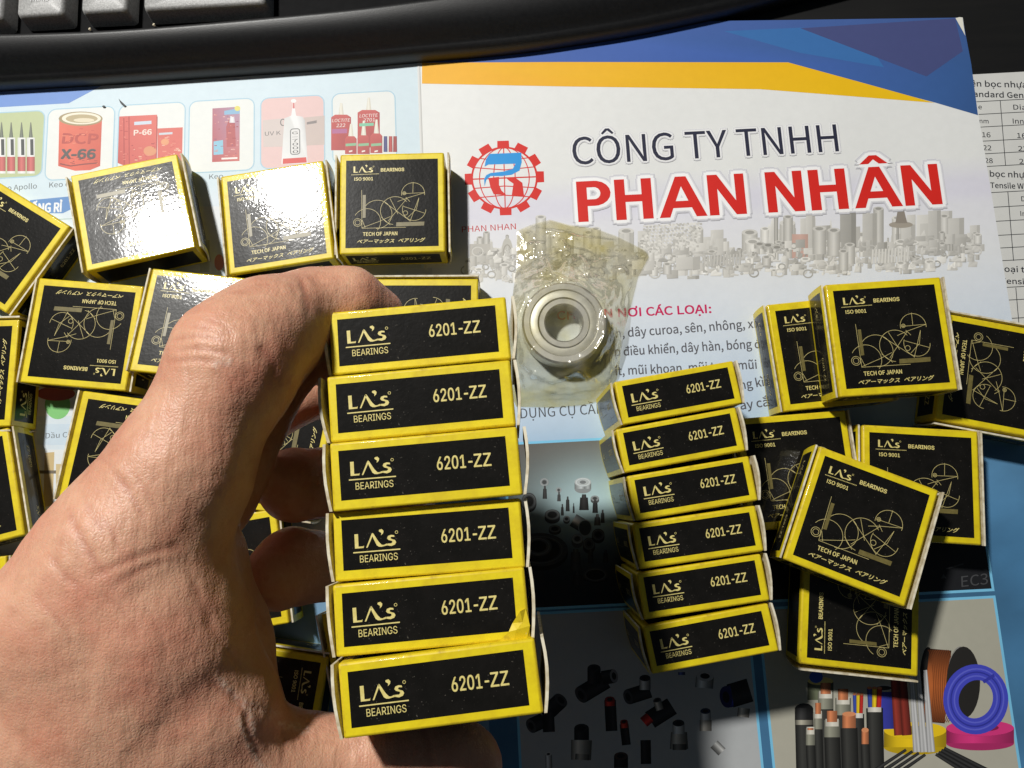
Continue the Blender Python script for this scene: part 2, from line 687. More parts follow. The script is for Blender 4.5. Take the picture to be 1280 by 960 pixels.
def machine(x, y, w, h, tone, kind):
    g = lambda k: tuple(int(max(0, min(255, tone + k + q))) for q in (2, 0, -6))
    if kind == 0:
        pg.pp([(x, y), (x, y - h), (x + w, y - h - w * .05), (x + w, y - w * .05)], [g(6), g(10), g(-8), g(-14)])
    elif kind == 1:
        pg.bar((x, y), (x, y - h), w, w, [g(-24), g(6), g(24), g(-4), g(-30)])
        pg.ell(x, y - h, w / 2, w / 5, g(10))
        pg.ell(x, y - h, w / 3.4, w / 8.5, g(-34))
    elif kind == 2:
        for q in range(int(w // 4)):
            pg.bar((x + q * 4, y - q * .25), (x + q * 4 + 1, y - h - q * .25), 3, 3, [g(-18), g(18), g(-12)])
    elif kind == 3:
        pg.pp([(x, y), (x + w * .1, y - h * .6), (x + w * .45, y - h), (x + w * .6, y - h * .6), (x + w, y - h * .5), (x + w * .9, y)], [g(0), g(10), g(16), g(-10), g(4), g(-20)])
    elif kind == 5:
        pg.pp([(x, y), (x, y - h), (x + w, y - h - w * .05), (x + w, y - w * .05)], [g(6), g(10), g(-8), g(-14)])
        pg.pp([(x + w * .7, y), (x + w * .7, y - h), (x + w, y - h - w * .05), (x + w, y - w * .05)], g(-20))
    elif kind == 6:
        pg.ring(x, y - h / 2, w / 2, w / 2.4, .5, g(-14), n=14)
    elif kind == 4:
        for jj in range(int(h // 4)):
            for q in range(int(w // 4.5)):
                pg.rect(x + q * 4.5 + jj * .6, y - jj * 4 - 2.6 - q * .25, x + q * 4.5 + 3 + jj * .6, y - jj * 4 - q * .25, g(R_.choice([-16, 4, 18])))


base = lambda x: 331 - (x - 590) * 0.02
# distant layer
for i in range(110):
    x = R_.uniform(585, 1215)
    machine(x, base(x) - 6, R_.uniform(6, 20), R_.uniform(10, 44) * (1.15 if 940 < x < 1190 else .8), R_.uniform(200, 218), R_.choice([0, 5, 3, 1]))
for x, h, w, t in ((1050, 70, 20, 168), (1098, 60, 13, 188), (1078, 54, 18, 192), (985, 52, 12, 190), (970, 62, 5, 172), (1160, 56, 16, 196), (1185, 46, 20, 200), (1022, 40, 16, 190), (1122, 42, 3, 160),
                   (676, 58, 13, 204), (745, 42, 12, 208), (608, 40, 8, 186), (600, 34, 8, 190), (634, 36, 4, 180)):
    machine(x, base(x), w, h, t, 1 if w < 14 else 5)
pg.bar((1000, base(1000)), (1000, base(1000) - 30), 20, 20, [(200, 166, 154), (208, 174, 162), (190, 158, 146)])
pg.ell(1126, 281, 15, 4, (166, 158, 146)); pg.pp([(1119, 279), (1122, 263), (1130, 263), (1134, 279)], (146, 138, 128))
pg.rect(587, 305, 613, 330, (190, 187, 180)); pg.ell(634, 315, 7, 18, (194, 192, 184)); pg.ring(634, 318, 5, 12, .4, (166, 162, 154))
for i in range(760):
    x = R_.uniform(580, 1222)
    dn = R_.uniform(-14, 24)
    y = base(x) + dn - max(0, (x - 1100) * .06)
    machine(x, y, R_.uniform(2, 15), R_.uniform(2, 13), R_.uniform(174, 228) + max(0, dn) * .5, R_.choice([0, 5, 1, 3, 3, 6, 0]))
for i in range(2):
    machine(800 + i * 3, 312 + i, 74, 32, 210, 4)
machine(880, 334, 50, 14, 190, 2)
machine(845, 338, 30, 16, 206, 5)
machine(1090, 330, 50, 18, 208, 2)
for x, y, w in ((1024, 318, 17), (1042, 320, 16), (1062, 330, 13), (1054, 338, 12)):
    machine(x, y, w, 32 if w > 15 else 24, 194, 1)
put(pg, 'skyline_picture', front, 'pale grey skyline made of machine parts')

# --- company name
pg = Page(z0=0.17)
ink = (44, 46, 66)
pg.text('CÔNG TY TNHH', (716.5, 206), (1048.5, 189.3), 33.5, ink, 0.004, halo=[(0.085, (214, 214, 218)), (0.055, (240, 240, 240))])
# the heavy name is set in drawn capitals (cap height 1): outline, counter, advance
arcp = lambda cx, cy, rx, ry, a0, a1, n: [(cx + rx * math.cos(math.radians(t)), cy + ry * math.sin(math.radians(t))) for t in np.linspace(a0, a1, n)]
CAPS = {
    'P': ([[(0, 0), (0, 1), (.36, 1)] + arcp(.36, .69, .32, .31, 80, -80, 9) + [(.36, .38), (.205, .38), (.205, 0)], [(.205, .545), (.205, .84), (.35, .84)] + arcp(.35, .692, .125, .148, 75, -75, 7) + [(.35, .545)]], .76),
    'H': ([[(0, 0), (0, 1), (.205, 1), (.205, .61), (.535, .61), (.535, 1), (.74, 1), (.74, 0), (.535, 0), (.535, .435), (.205, .435), (.205, 0)]], .86),
    'A': ([[(0, 0), (.365, 1), (.58, 1), (.95, 0), (.735, 0), (.655, .225), (.285, .225), (.21, 0)], [(.345, .395), (.595, .395), (.47, .755)]], 1.0),
    'N': ([[(0, 0), (0, 1), (.20, 1), (.545, .345), (.545, 1), (.735, 1), (.735, 0), (.53, 0), (.19, .645), (.19, 0)]], .86),
    '^': ([[(.19, 1.075), (.40, 1.29), (.55, 1.29), (.76, 1.075), (.58, 1.075), (.475, 1.185), (.37, 1.075)]], 0.0)}
bv, bfc, xo = [], [], 0.0
for chx in 'PHAN NH^AN':
    if chx == ' ':
        xo += .30
        continue
    lps, adv = CAPS[chx]
    o_ = len(bv)
    bfc += [tuple(k + o_ for k in t) for t in tess([[Vector((x, y, 0)) for x, y in lp] for lp in lps])]
    bv += [(x + xo, y) for lp in lps for x, y in lp]
    xo += adv
bv = np.array(bv)
pa, pb = pg.P([(723, 278), (1178, 255.5)])
ln = np.linalg.norm(pb - pa); dd = (pb - pa) / ln; nn = np.array([-dd[1], dd[0]])
up = pg.P([(950, 266), (950, 266 - 50.5)]); chh = np.linalg.norm(up[1] - up[0])
for bo, cc in ((.125, (208, 208, 214)), (.10, (222, 222, 226)), (.075, (248, 248, 248)), (0, (216, 40, 32))):
    for ox, oy in (OCT if bo else ((0, 0),)):
        pg.add(pa + (bv[:, :1] * ln / bv[:, 0].max() + bo * chh * ox) * dd + (bv[:, 1:] + bo * oy) * chh * nn, bfc, cc)
put(pg, 'company_name', front, 'dark and red company name lettering')

# --- list of goods
pg = Page()
tx = (92, 92, 98)
z8 = lambda a, b: (760 + a / 4.3625, 340 + b / 4.3625)
pg.text('CHUYÊN NƠI CÁC LOẠI:', (697, 399.6), z8(563, 222), 10.2, (204, 28, 92), 0.035)
pg.text('n, dây curoa, sên, nhông, xích', z8(45, 358), (960.5, 408.5), 10.6, tx, 0.018)
pg.text('p điều khiển, dây hàn, bóng đèn', z8(40, 458), (966, 434), 10.6, tx, 0.018)
pg.text('ít, mũi khoan, mũi taro, mũi', z8(42, 563), z8(812, 527), 10.6, tx, 0.018)
pg.text('ng kìm', z8(725, 640), (968, 480.5), 10.6, tx, 0.018)
pg.text('áy cắt', z8(725, 750), (968, 506.5), 10.6, tx, 0.018)
pg.text('DỤNG CỤ CẦM TAY', (651, 523), (790, 514.5), 12.2, (70, 72, 78), 0.0)
put(pg, 'goods_list', front, 'grey list of goods under a pink heading')

# --- the four framed photographs
xa0, xa1 = at(649, 894)[0], at(948.5, 930)[0]
xd0, xd1 = at(961.5, 884)[0], at(1242, 752)[0]
yA1, yA0 = at(700, 553)[1], at(720, 757)[1]
yC1 = at(720, 766)[1]
yB0 = at(1195, 738)[1]
yD1 = at(1198, 750)[1]
LB = (128, 202, 238)


def framed(x0, x1, y0, y1, colf, n=14):
    pgx = Page()
    nx = n
    v, c, f = [], [], []
    for j in range(nx + 1):
        for i in range(nx + 1):
            x = x0 + (x1 - x0) * i / nx
            y = y0 + (y1 - y0) * j / nx
            v.append((x, y))
            c.append(colf(x, y))
    for j in range(nx):
        for i in range(nx):
            a = j * (nx + 1) + i
            f.append((a, a + 1, a + nx + 2, a + nx + 1))
    pgx.add([(x0 - .9, y0 - .9), (x1 + .9, y0 - .9), (x1 + .9, y1 + .9), (x0 - .9, y1 + .9)], [(0, 1, 2, 3)], LB)
    pgx.add(v, f, c)
    return pgx


glow = at(742, 625)


def colA(x, y):
    d = math.hypot((x - glow[0]) / 26, (y - glow[1]) / 17)
    g = math.exp(-d * d)
    t = (y - yA0) / (yA1 - yA0)
    b_ = np.array(grad([(0, (22, 26, 32)), (.35, (20, 24, 28)), (.7, (64, 66, 66)), (1, (92, 86, 80))], t))
    return tuple(b_ * (1 - g) + np.array((176, 204, 208)) * g)


pgA = framed(xa0, xa1, yA0, yA1, colA, 26)
zA = lambda a, b: (630 + a / 4.8, 560 + b / 4.8)


def part_ring(p_, cx, cy, rx, ry, hgt, tone, hole=.5):
    x, y = zA(cx, cy)
    rx, ry, hgt = rx / 4.8, ry / 4.8, hgt / 4.8
    k = np.array((1, 1.04, 1.05))
    g = lambda q: tuple(np.clip(np.array([tone + q] * 3) * k, 4, 255))
    if hgt:
        p_.bar((x, y + hgt), (x, y), rx * 2, rx * 2, [g(-60), g(-10), g(30), g(-50), g(10), g(-70)])
        p_.ell(x, y + hgt, rx, ry, g(-30), a0=0, a1=180)
    p_.ell(x, y, rx, ry, g(12))
    p_.ell(x, y, rx * hole, ry * hole, g(-50))
    p_.ring(x, y, rx * .8, ry * .8, .25, g(40))


part_ring(pgA, 473, 205, 50, 27, 40, 170, .38)
part_ring(pgA, 242, 205, 27, 25, 0, 120, .5)
part_ring(pgA, 328, 252, 17, 16, 0, 120, .45)
part_ring(pgA, 545, 302, 25, 17, 14, 110, .5)
part_ring(pgA, 290, 400, 46, 32, 22, 70, .6)
part_ring(pgA, 375, 425, 20, 18, 12, 78, .5)
part_ring(pgA, 150, 320, 45, 52, 14, 54, .6)
part_ring(pgA, 215, 610, 168, 100, 26, 40, .72)
part_ring(pgA, 205, 590, 82, 58, 12, 52, .6)
part_ring(pgA, 510, 575, 36, 38, 20, 48, .4)
part_ring(pgA, 565, 520, 38, 36, 16, 46, .5)
part_ring(pgA, 548, 760, 76, 42, 10, 44, .7)
part_ring(pgA, 440, 545, 34, 30, 24, 88, .5)
part_ring(pgA, 305, 485, 36, 22, 14, 56, .55)
for (cx, cy, w, h, tone) in ((480, 335, 58, 76, 34), (547, 360, 34, 60, 36), (382, 345, 24, 70, 40), (418, 370, 12, 40, 40), (245, 275, 26, 60, 46), (330, 300, 22, 40, 60), (592, 420, 24, 60, 44), (350, 380, 18, 50, 36), (560, 440, 40, 50, 70),
                             (430, 680, 66, 110, 50), (520, 660, 34, 70, 38), (610, 660, 30, 60, 34), (440, 790, 60, 60, 36)):
    x, y = zA(cx, cy)
    w, h = w / 4.8, h / 4.8
    pgA.bar((x, y + h / 2), (x, y - h / 2), w, w * .8, [(tone - 20,) * 3, (tone + 14,) * 3, (tone - 14,) * 3])
    pgA.bar((x, y - h / 2), (x, y - h / 2 - 4), w * .5, w * .4, [(tone - 10,) * 3, (tone + 34,) * 3, (tone - 12,) * 3])
x, y = zA(448, 460)
pgA.bar((x - 7, y - 6), (x + 8, y + 3), 17, 17, [(60, 66, 68), (140, 142, 140), (190, 184, 176), (70, 76, 78), (40, 44, 48)])
pgA.ell(x + 8, y + 4, 8, 10, (46, 52, 54)); pgA.ring(x + 8, y + 4, 8, 10, .35, (120, 128, 130))
put(pgA, 'bearings_photo', front, 'dark framed picture of bearings and gears')


def colC(x, y):
    return (176, 178, 178) if True else 0


pgC = framed(xa0, xa1, YB + 6, yC1, lambda x, y: grad([(YB, (196, 198, 198)), (yC1, (168, 172, 174))], y), 6)
zC = lambda a, b: (640 + a / 4.0, 800 + b / 4.0)
K = (26, 26, 28)


def rod(a, b, w, c, cap=None, w1=None):
    p0, p1 = zC(*a), zC(*b)
    cc = np.array(c, float)
    pgC.bar(p0, p1, w / 4, (w1 or w) / 4, [tuple(cc * .6), tuple(np.clip(cc * 1.5 + 14, 0, 255)), tuple(cc), tuple(cc * .5)])
    if cap is not None:
        ang = math.degrees(math.atan2(p1[1] - p0[1], p1[0] - p0[0]))
        pgC.ell(p1[0], p1[1], w / 14, w / 8.2, cap, rot=ang)
        pgC.ell(p1[0], p1[1], w / 26, w / 15, (12, 12, 14), rot=ang)


MET = (150, 146, 138)
rod((160, 400), (95, 430), 76, K, (70, 70, 72)); rod((160, 380), (245, 300), 80, K, (60, 60, 64)); rod((180, 360), (185, 460), 60, K)
rod((470, 200), (345, 275), 88, K, (60, 60, 62)); rod((410, 220), (410, 140), 66, K, (40, 40, 42)); rod((450, 190), (510, 180), 70, K, (120, 120, 124))
rod((690, 250), (580, 285), 78, K, (66, 66, 68)); rod((665, 250), (665, 190), 56, (150, 150, 150), (40, 40, 44))
rod((490, 300), (498, 455), 58, K); rod((490, 330), (489, 296), 50, (190, 40, 30), (120, 20, 20))
rod((560, 420), (572, 525), 44, K); rod((563, 440), (560, 408), 38, (196, 46, 34), (120, 20, 20))
rod((800, 330), (690, 400), 92, K); rod((690, 385), (658, 412), 56, (180, 34, 28)); rod((740, 350), (725, 300), 40, MET, (60, 60, 62))
rod((345, 600), (348, 500), 100, MET, w1=104); rod((348, 500), (348, 440), 74, K, (34, 34, 36)); rod((350, 600), (352, 570), 70, (120, 116, 110))
rod((835, 545), (835, 460), 92, MET, w1=80); rod((833, 470), (832, 415), 60, (206, 206, 204), (40, 42, 48)); rod((838, 550), (838, 520), 70, (90, 88, 84))
rod((968, 455), (968, 400), 60, MET); rod((968, 400), (967, 355), 52, (206, 206, 206), (40, 50, 76))
rod((1190, 250), (1090, 280), 120, K); rod((1100, 280), (1070, 285), 110, (40, 50, 140), (24, 30, 90)); rod((1155, 385), (1160, 340), 60, MET)
rod((670, 620), (668, 500), 52, K); rod((545, 640), (545, 580), 70, K, (66, 50, 44)); rod((185, 640), (182, 570), 34, (170, 170, 168), (200, 200, 198))
rod((960, 240), (965, 180), 90, (150, 154, 156), (170, 172, 174)); rod((848, 175), (848, 160), 34, (60, 70, 120))
rod((1010, 520), (1050, 560), 50, (140, 140, 138)); rod((400, 690), (430, 660), 60, K)
put(pgC, 'fittings_photo', front, 'grey framed picture of black hose fittings')

# picture behind the right boxes: dark with a few outlines of lettering
pgB = framed(xd0, xd1, yB0, yA1 - 2.5, lambda x, y: (30, 31, 34), 4)
zB = lambda a, b: (1120 + a / 3.2, 500 + b / 3.2)
pgB.text('EC3', zB(262, 748), zB(372, 735), 13, (74, 75, 77), 0.0, shear=.15)
pgB.pp([zB(180, 715), zB(190, 695), zB(202, 712)], (80, 80, 82))
pgB.ps([zB(200, 675), zB(270, 655)], .5, (74, 74, 76))
put(pgB, 'dark_photo', front, 'black framed picture mostly under the boxes')

pgD = framed(xd0, xd1, YB + 6, yD1, lambda x, y: grad([(YB, (188, 184, 170)), (yD1, (176, 174, 158))], y), 6)
zD = lambda a, b: (960 + a / 4.0, 800 + b / 4.0)


def rodD(a, b, w, cols, w1=None):
    pgD.bar(zD(*a), zD(*b), w / 4, (w1 or w) / 4, cols)


def ellD(x, y, rx, ry, c, **k):
    pgD.ell(*zD(x, y), rx / 4, ry / 4, c, **k)


sh = lambda c, *ks: [tuple(np.clip(np.array(c) * k, 0, 255)) for k in ks]
# wire spool
ellD(800, 230, 44, 196, (34, 32, 30))
rodD((900, 235), (790, 225), 366, sh((176, 96, 48), .35, .8, 1.0, 1.1, 1.0, .7, .3))
for q in range(12):
    pgD.ring(*zD(795 + q * 9, 230), 8, 46, .25, (120, 62, 30), a0=-80, a1=80, n=14)
ellD(960, 215, 66, 184, (150, 148, 142)); ellD(976, 212, 84, 180, (40, 38, 36))
# pink, yellow coils
for (cx, cy, rx, ry, h, c) in ((1060, 440, 170, 40, 76, (222, 60, 132)), (735, 452, 156, 42, 84, (242, 204, 30))):
    rodD((cx, cy + h), (cx, cy), 2 * rx, sh(c, .6, .95, 1.05, .9, .8, .65)); ellD(cx, cy + h, rx, ry * .9, tuple(np.array(c) * .8), a0=0, a1=180)
    ellD(cx, cy, rx, ry, c); ellD(cx, cy - 2, rx * .55, ry * .5, tuple(np.array(c) * .6))
# blue coil ring
pgD.ring(*zD(1038, 296), 31, 34, 5.2, (70, 76, 196), n=40, rot=10)
for q in (.86, 1.0, 1.12):
    pgD.ring(*zD(1038, 296), 31 * q, 34 * q, .5, (98, 104, 214) if q != 1 else (50, 56, 160), n=40, rot=10)
pgD.ps([zD(1075, 210), zD(1130, 175)], 1.0, (56, 60, 170))
# small blue spool behind cables
rodD((590, 445), (585, 260), 110, sh((60, 66, 170), .5, 1, .9, .6)); ellD(580, 240, 52, 18, (186, 186, 180)); ellD(580, 240, 38, 11, (40, 40, 40))
# red-brown rods, clear tubes
for q, c in ((640, (150, 56, 44)), (680, (132, 48, 38))):
    rodD((q + 14, 476), (q - 8, 190), 48, sh(c, .6, 1.1, .9, .6), 40)
for q in (715, 750, 785):
    rodD((q + 30, 560), (q, 150), 40, sh((190, 190, 190), .7, 1.1, .9, 1.15, .75), 20)
# green/blue cable stub
rodD((262, 300), (262, 210), 130, sh((110, 116, 92), .6, 1, .9, .6)); ellD(262, 205, 64, 20, (222, 204, 120)); ellD(240, 185, 34, 30, (40, 90, 190))
# black cables
CU = (206, 128, 86)
for (x, y1, w, kind) in ((180, 340, 92, 0), (288, 300, 78, 1), (375, 330, 78, 1), (450, 330, 60, 2), (532, 300, 84, 2), (250, 400, 44, 1), (320, 440, 78, 1), (405, 400, 84, 3), (485, 480, 44, 3), (212, 480, 46, 4)):
    rodD((x + 8, 700), (x, y1 + 40), w, sh((44, 44, 42), .5, 1.5, 1.1, .5), w)
    if kind == 0:
        ellD(x, y1 + 6, 46, 30, (30, 30, 30)); rodD((x, y1 + 60), (x, y1), 92, sh((30, 30, 30), .5, 2.2, 1, .5)); rodD((x, y1 + 84), (x, y1 + 60), 88, sh((150, 146, 132), .5, 1.3, .9, .5))
    elif kind in (1, 4):
        rodD((x, y1 + 46), (x, y1 - 40), w, sh((150, 150, 134), .7, 1.1, .9, .6)); rodD((x, y1 - 8), (x, y1 - 46), w * .84, sh((226, 222, 208), .8, 1.05, .9)); rodD((x, y1 - 30), (x, y1 - 86 if kind == 1 else y1 - 40), w * .66, sh(CU, .7, 1.15, .9, .7))
    elif kind == 3:
        rodD((x, y1 + 40), (x, y1 - 30), w * .8, sh(CU, .7, 1.15, .9, .7)); ellD(x, y1 - 30, w * .4, 12, (226, 150, 104))
    else:
        rodD((x, y1 + 60), (x, y1 + 20), w * .8, sh((228, 224, 214), .8, 1.05, .85))
        for q, c in ((-.3, (60, 80, 170)), (0, (236, 200, 40)), (.3, (190, 46, 38))):
            rodD((x + q * w * .8, y1 + 36), (x + q * w, y1 - 60), w * .3, sh(c, .7, 1.1, .8)); ellD(x + q * w, y1 - 60, w * .14, 7, CU)
# black needles at the bottom
for q in range(4):
    rodD((520 + q * 40, 660 + q * 4), (690 + q * 32, 548 + q * 8), 20, sh((40, 40, 40), .5, 1.6, .6), 14)
    rodD((1130 - q * 38, 668 + q * 4), (880 - q * 14, 540 + q * 10), 22, sh((40, 40, 40), .5, 1.5, .6), 16)
put(pgD, 'cables_photo', front, 'framed picture of cut cables and coloured coils')

# --- back cover print
pg = Page()
pg.pp([(-40, 100), (140, 100), (118, 112), (86, 129), (0, 134), (-40, 136)], (86, 128, 206))
wf = (228, 230, 226)
cap = (74, 80, 84)
R2_ = random.Random(5)


def speckle(x0, y0, x1, y1, n, cols):
    for _ in range(n):
        x, y = R2_.uniform(x0, x1), R2_.uniform(y0, y1)
        w, h = R2_.uniform(.8, 5), R2_.uniform(.5, 1.3)
        pg.rect(x, y, min(x + w, x1), y + h, R2_.choice(cols))


pg.text('Keo Apollo', (-2, 239), (46, 235.5), 6.4, cap); pg.text('Keo con', (61.5, 234.5), (98, 232.3), 6.4, cap); pg.text('Keo', (261.5, 224), (279, 223), 6.0, cap)
for (x0, y0, x1, y1, f) in ((-36, 143, 52, 220, (178, 190, 136)), (60.5, 137, 140.5, 221, wf), (149, 132, 230, 215, wf), (237, 127, 317.5, 212, wf), (326, 123, 406, 207, (226, 186, 182)), (415, 117.5, 496, 201, wf)):
    pg.rrect(x0, y0, x1, y1, 3.2, f, (156, 196, 216), .45)
for q in (-12, 2, 14, 27, 38.5):           # glue pens
    pg.bar((q, 217), (q, 172), 10, 10, [(206, 208, 204), (240, 240, 238), (214, 214, 210)])
    pg.bar((q, 214), (q, 196), 10, 10, [(150, 50, 48), (206, 92, 88), (150, 60, 56)])
    pg.bar((q, 172), (q, 153), 5, 1, [(60, 66, 56), (110, 116, 100), (60, 66, 56)])
    pg.bar((q + 1.6, 194), (q + 1.2, 174), 4, 4, [(60, 62, 60), (44, 46, 46)])
# tin
z1 = lambda a, b: (a / 5.333, 110 + b / 5.333)
pg.pp([z1(395, 215), z1(680, 215), z1(668, 520), z1(600, 548), z1(500, 552), z1(388, 520)], [(224, 96, 70), (206, 80, 58), (196, 62, 46), (212, 74, 54), (222, 82, 60), (204, 66, 48)])
pg.ell(*z1(538, 205), 27.5, 9, (150, 128, 84)); pg.ell(*z1(543, 203), 24.5, 7.5, (236, 228, 204)); pg.ell(*z1(545, 205), 20, 5.4, (176, 156, 112)); pg.ell(*z1(560, 215), 13, 2.6, (226, 212, 178))
pg.text('DCP', z1(415, 368), z1(650, 372), 12, (176, 56, 46), 0.05)
pg.text('X-66', z1(408, 470), z1(632, 470), 11, (64, 60, 58), 0.07)
pg.ps([z1(400, 505), z1(470, 520), z1(560, 508), z1(650, 500)], .5, (120, 44, 40))
# red cartons
pg.pp([z1(795, 190), z1(1048, 178), z1(1040, 500), z1(880, 540), z1(785, 500)], [(206, 80, 70), (216, 88, 76), (204, 76, 64), (200, 70, 60), (186, 60, 52)])
pg.pp([z1(1050, 270), z1(1218, 262), z1(1214, 500), z1(1050, 500)], (210, 84, 72))
pg.ps([z1(860, 190), z1(862, 520)], .4, (160, 44, 40)); pg.ps([z1(826, 200), z1(828, 510)], .4, (160, 44, 40)); pg.ps([z1(1048, 190), z1(1042, 480)], .4, (160, 44, 40))
pg.pp([z1(895, 226), z1(1010, 218), z1(1010, 240), z1(895, 248)], (196, 210, 226)); pg.pp([z1(1060, 300), z1(1150, 294), z1(1150, 308), z1(1060, 314)], (196, 204, 214))
pg.text('P-66', z1(893, 316), z1(1010, 310), 6.4, (240, 220, 206), 0.05)
pg.ell(*z1(1000, 420), 8, 6, (214, 130, 84)); pg.ell(*z1(1100, 360), 5, 4, (224, 140, 90))
speckle(164, 176, 194, 200, 26, [(222, 120, 96), (190, 56, 50), (232, 170, 140), (160, 44, 44)]); speckle(198, 170, 226, 196, 26, [(226, 130, 104), (190, 60, 52), (236, 190, 160)]); speckle(150, 150, 160, 200, 14, [(176, 52, 48), (222, 110, 94)])
speckle(80, 196, 122, 206, 18, [(150, 46, 40), (226, 110, 80), (120, 40, 36)]); speckle(78, 160, 122, 180, 14, [(190, 60, 46), (232, 120, 90)])
# blister card
z2 = lambda a, b: (230 + a / 4.267, 100 + b / 4.267)
pg.pp([z2(152, 152), z2(298, 142), z2(296, 432), z2(150, 438)], [(168, 90, 108), (160, 130, 160), (196, 84, 74), (176, 56, 56)])
pg.pp([z2(215, 165), z2(297, 150), z2(297, 180), z2(215, 186)], (120, 170, 206)); pg.ell(*z2(285, 152), 3.6, 3.2, (226, 214, 90))
pg.pp([z2(225, 250), z2(240, 210), z2(248, 190), z2(266, 190), z2(272, 215), z2(276, 355), z2(228, 358)], (170, 64, 66)); pg.bar(z2(257, 228), z2(257, 192), 7, 5, [(200, 196, 206), (240, 238, 240), (206, 200, 210)])
pg.pp([z2(158, 328), z2(208, 320), z2(210, 396), z2(158, 400)], (122, 186, 214)); pg.bar(z2(200, 420), z2(285, 416), 2.2, 2.2, [(240, 226, 220), (246, 236, 230)])
speckle(267, 140, 298, 198, 40, [(210, 110, 100), (150, 44, 50), (226, 170, 160), (130, 60, 90)])
# white bottle picture
pg.pp([z2(420, 215), z2(530, 205), z2(530, 355), z2(424, 358)], (206, 190, 184)); pg.pp([z2(640, 200), z2(750, 190), z2(750, 345), z2(650, 350)], (196, 176, 168))
pg.text('UV K', z2(432, 298), z2(516, 292), 5, (90, 84, 84), 0.0); pg.ring(*z2(528, 226), 3, 4, .4, (100, 96, 96))
pg.pp([z2(655, 225), z2(708, 215), z2(708, 230), z2(655, 238)], (120, 110, 108))
pg.pp([z2(535, 205), z2(560, 195), z2(572, 190), z2(578, 150), z2(592, 150), z2(598, 190), z2(632, 196), z2(645, 215), z2(660, 445), z2(520, 450)], [(214, 214, 212)] * 2 + [(236, 236, 236)] * 4 + [(206, 206, 206), (186, 184, 184), (226, 226, 226), (238, 238, 238)])
pg.bar(z2(586, 152), z2(585, 118), 1.6, 1.0, [(200, 60, 60), (210, 80, 80)]); pg.ell(*z2(585, 112), 3.4, 2.4, (240, 238, 236))
pg.pp([z2(528, 420), z2(652, 412), z2(655, 440), z2(526, 448)], (212, 60, 54))
pg.rrect(*z2(568, 262), *z2(618, 395), 1.0, (224, 222, 220), (90, 90, 90), .35)
for q, ch in enumerate('G-7000'):
    a_, b_ = z2(572 + q * .6, 290 + q * 20), z2(612 + q * .6, 288 + q * 20)
    pg.text(ch, (a_[0] + 1.2, a_[1]), (b_[0] - 1.2, b_[1]), 3.2, (40, 40, 42), 0.0)
# red thread-locker bottles
for (x, y0, w, h, tip) in ((838, 185, 106, 190, 62), (985, 160, 118, 200, 66), (890, 300, 62, 95, 66), (958, 295, 66, 100, 78), (1026, 285, 64, 105, 74)):
    a_, b_ = z2(x - w / 2, y0), z2(x + w / 2, y0 + h)
    pg.pp([z2(x - w / 2, y0 + 14), z2(x - w * .3, y0), z2(x + w * .3, y0), z2(x + w / 2, y0 + 14), z2(x + w / 2, y0 + h), z2(x - w / 2, y0 + h)],
          [(186, 60, 56), (200, 70, 64), (190, 64, 60), (160, 44, 44), (150, 38, 40), (178, 52, 50)])
    pg.bar(z2(x, y0), z2(x + 1, y0 - tip), 6.5, 2.5, [(206, 200, 180), (238, 234, 220), (200, 192, 172)])
pg.text('LOCTITE', z2(790, 225), z2(886, 222), 3.9, (240, 232, 226), 0.0, .15); pg.text('222', z2(812, 252), z2(860, 250), 4.2, (240, 232, 226), 0.0, .1)
pg.text('LOCTITE', z2(936, 200), z2(1034, 196), 3.9, (240, 232, 226), 0.0, .15); pg.text('2701', z2(956, 224), z2(1018, 220), 4.2, (240, 232, 226), 0.0, .1)
pg.pp([z2(935, 232), z2(1012, 228), z2(1012, 244), z2(935, 248)], (110, 190, 150)); pg.pp([z2(790, 262), z2(870, 260), z2(870, 284), z2(790, 286)], (166, 80, 130))
for x in (890, 958, 1026):
    pg.pp([z2(x - 28, 340), z2(x + 28, 336), z2(x + 28, 350), z2(x - 28, 354)], (120, 176, 130))
    pg.pp([z2(x - 10, 378), z2(x + 8, 374), z2(x + 8, 382), z2(x - 10, 386)], (240, 228, 220))
for x, c in ((1075, (60, 60, 120)), (1102, (190, 60, 56)), (1126, (160, 46, 46))):
    pg.bar(z2(x, 384), z2(x, 300), 5, 4.4, [tuple(np.array(c) * .7), c, tuple(np.array(c) * .7)])
pg.pp([z1(200, 748), z1(470, 722), z1(500, 735), z1(490, 800), z1(420, 835), z1(330, 835), z1(200, 860)], (70, 122, 190))
pg.text('CHỐNG RỈ', z1(120, 838), z1(410, 824), 11, (236, 240, 244), 0.05)
pg.ps([(-40, 279), (100, 273), (520, 250)], .3, (150, 180, 170))
# goods further down the page, seen in gaps between the boxes
pg.rect(232, 258, 276, 350, (222, 226, 228)); pg.ell(274, 328, 6, 10, (214, 120, 104)); pg.rect(250, 300, 262, 340, (190, 196, 180))
pg.pp([(52, 486), (96, 490), (94, 520), (46, 520)], (226, 230, 232)); pg.ell(72, 506, 16, 18, (104, 190, 92)); pg.ell(70, 492, 24, 9, (150, 50, 44))
pg.rect(46, 530, 96, 556, (196, 216, 232)); pg.text('Dầu Castrol', (57, 548), (112, 545), 6.4, cap)
pg.rect(40, 562, 90, 640, (226, 230, 230)); pg.pp([(56, 566), (68, 565), (66, 632), (54, 634)], (196, 166, 104)); pg.rect(46, 588, 80, 592, (90, 76, 54)); pg.rect(70, 580, 82, 612, (204, 178, 120))
pg.pp([(430, 330), (526, 325), (528, 345), (430, 348)], (196, 202, 204)); pg.rect(500, 335, 540, 346, (210, 212, 212))
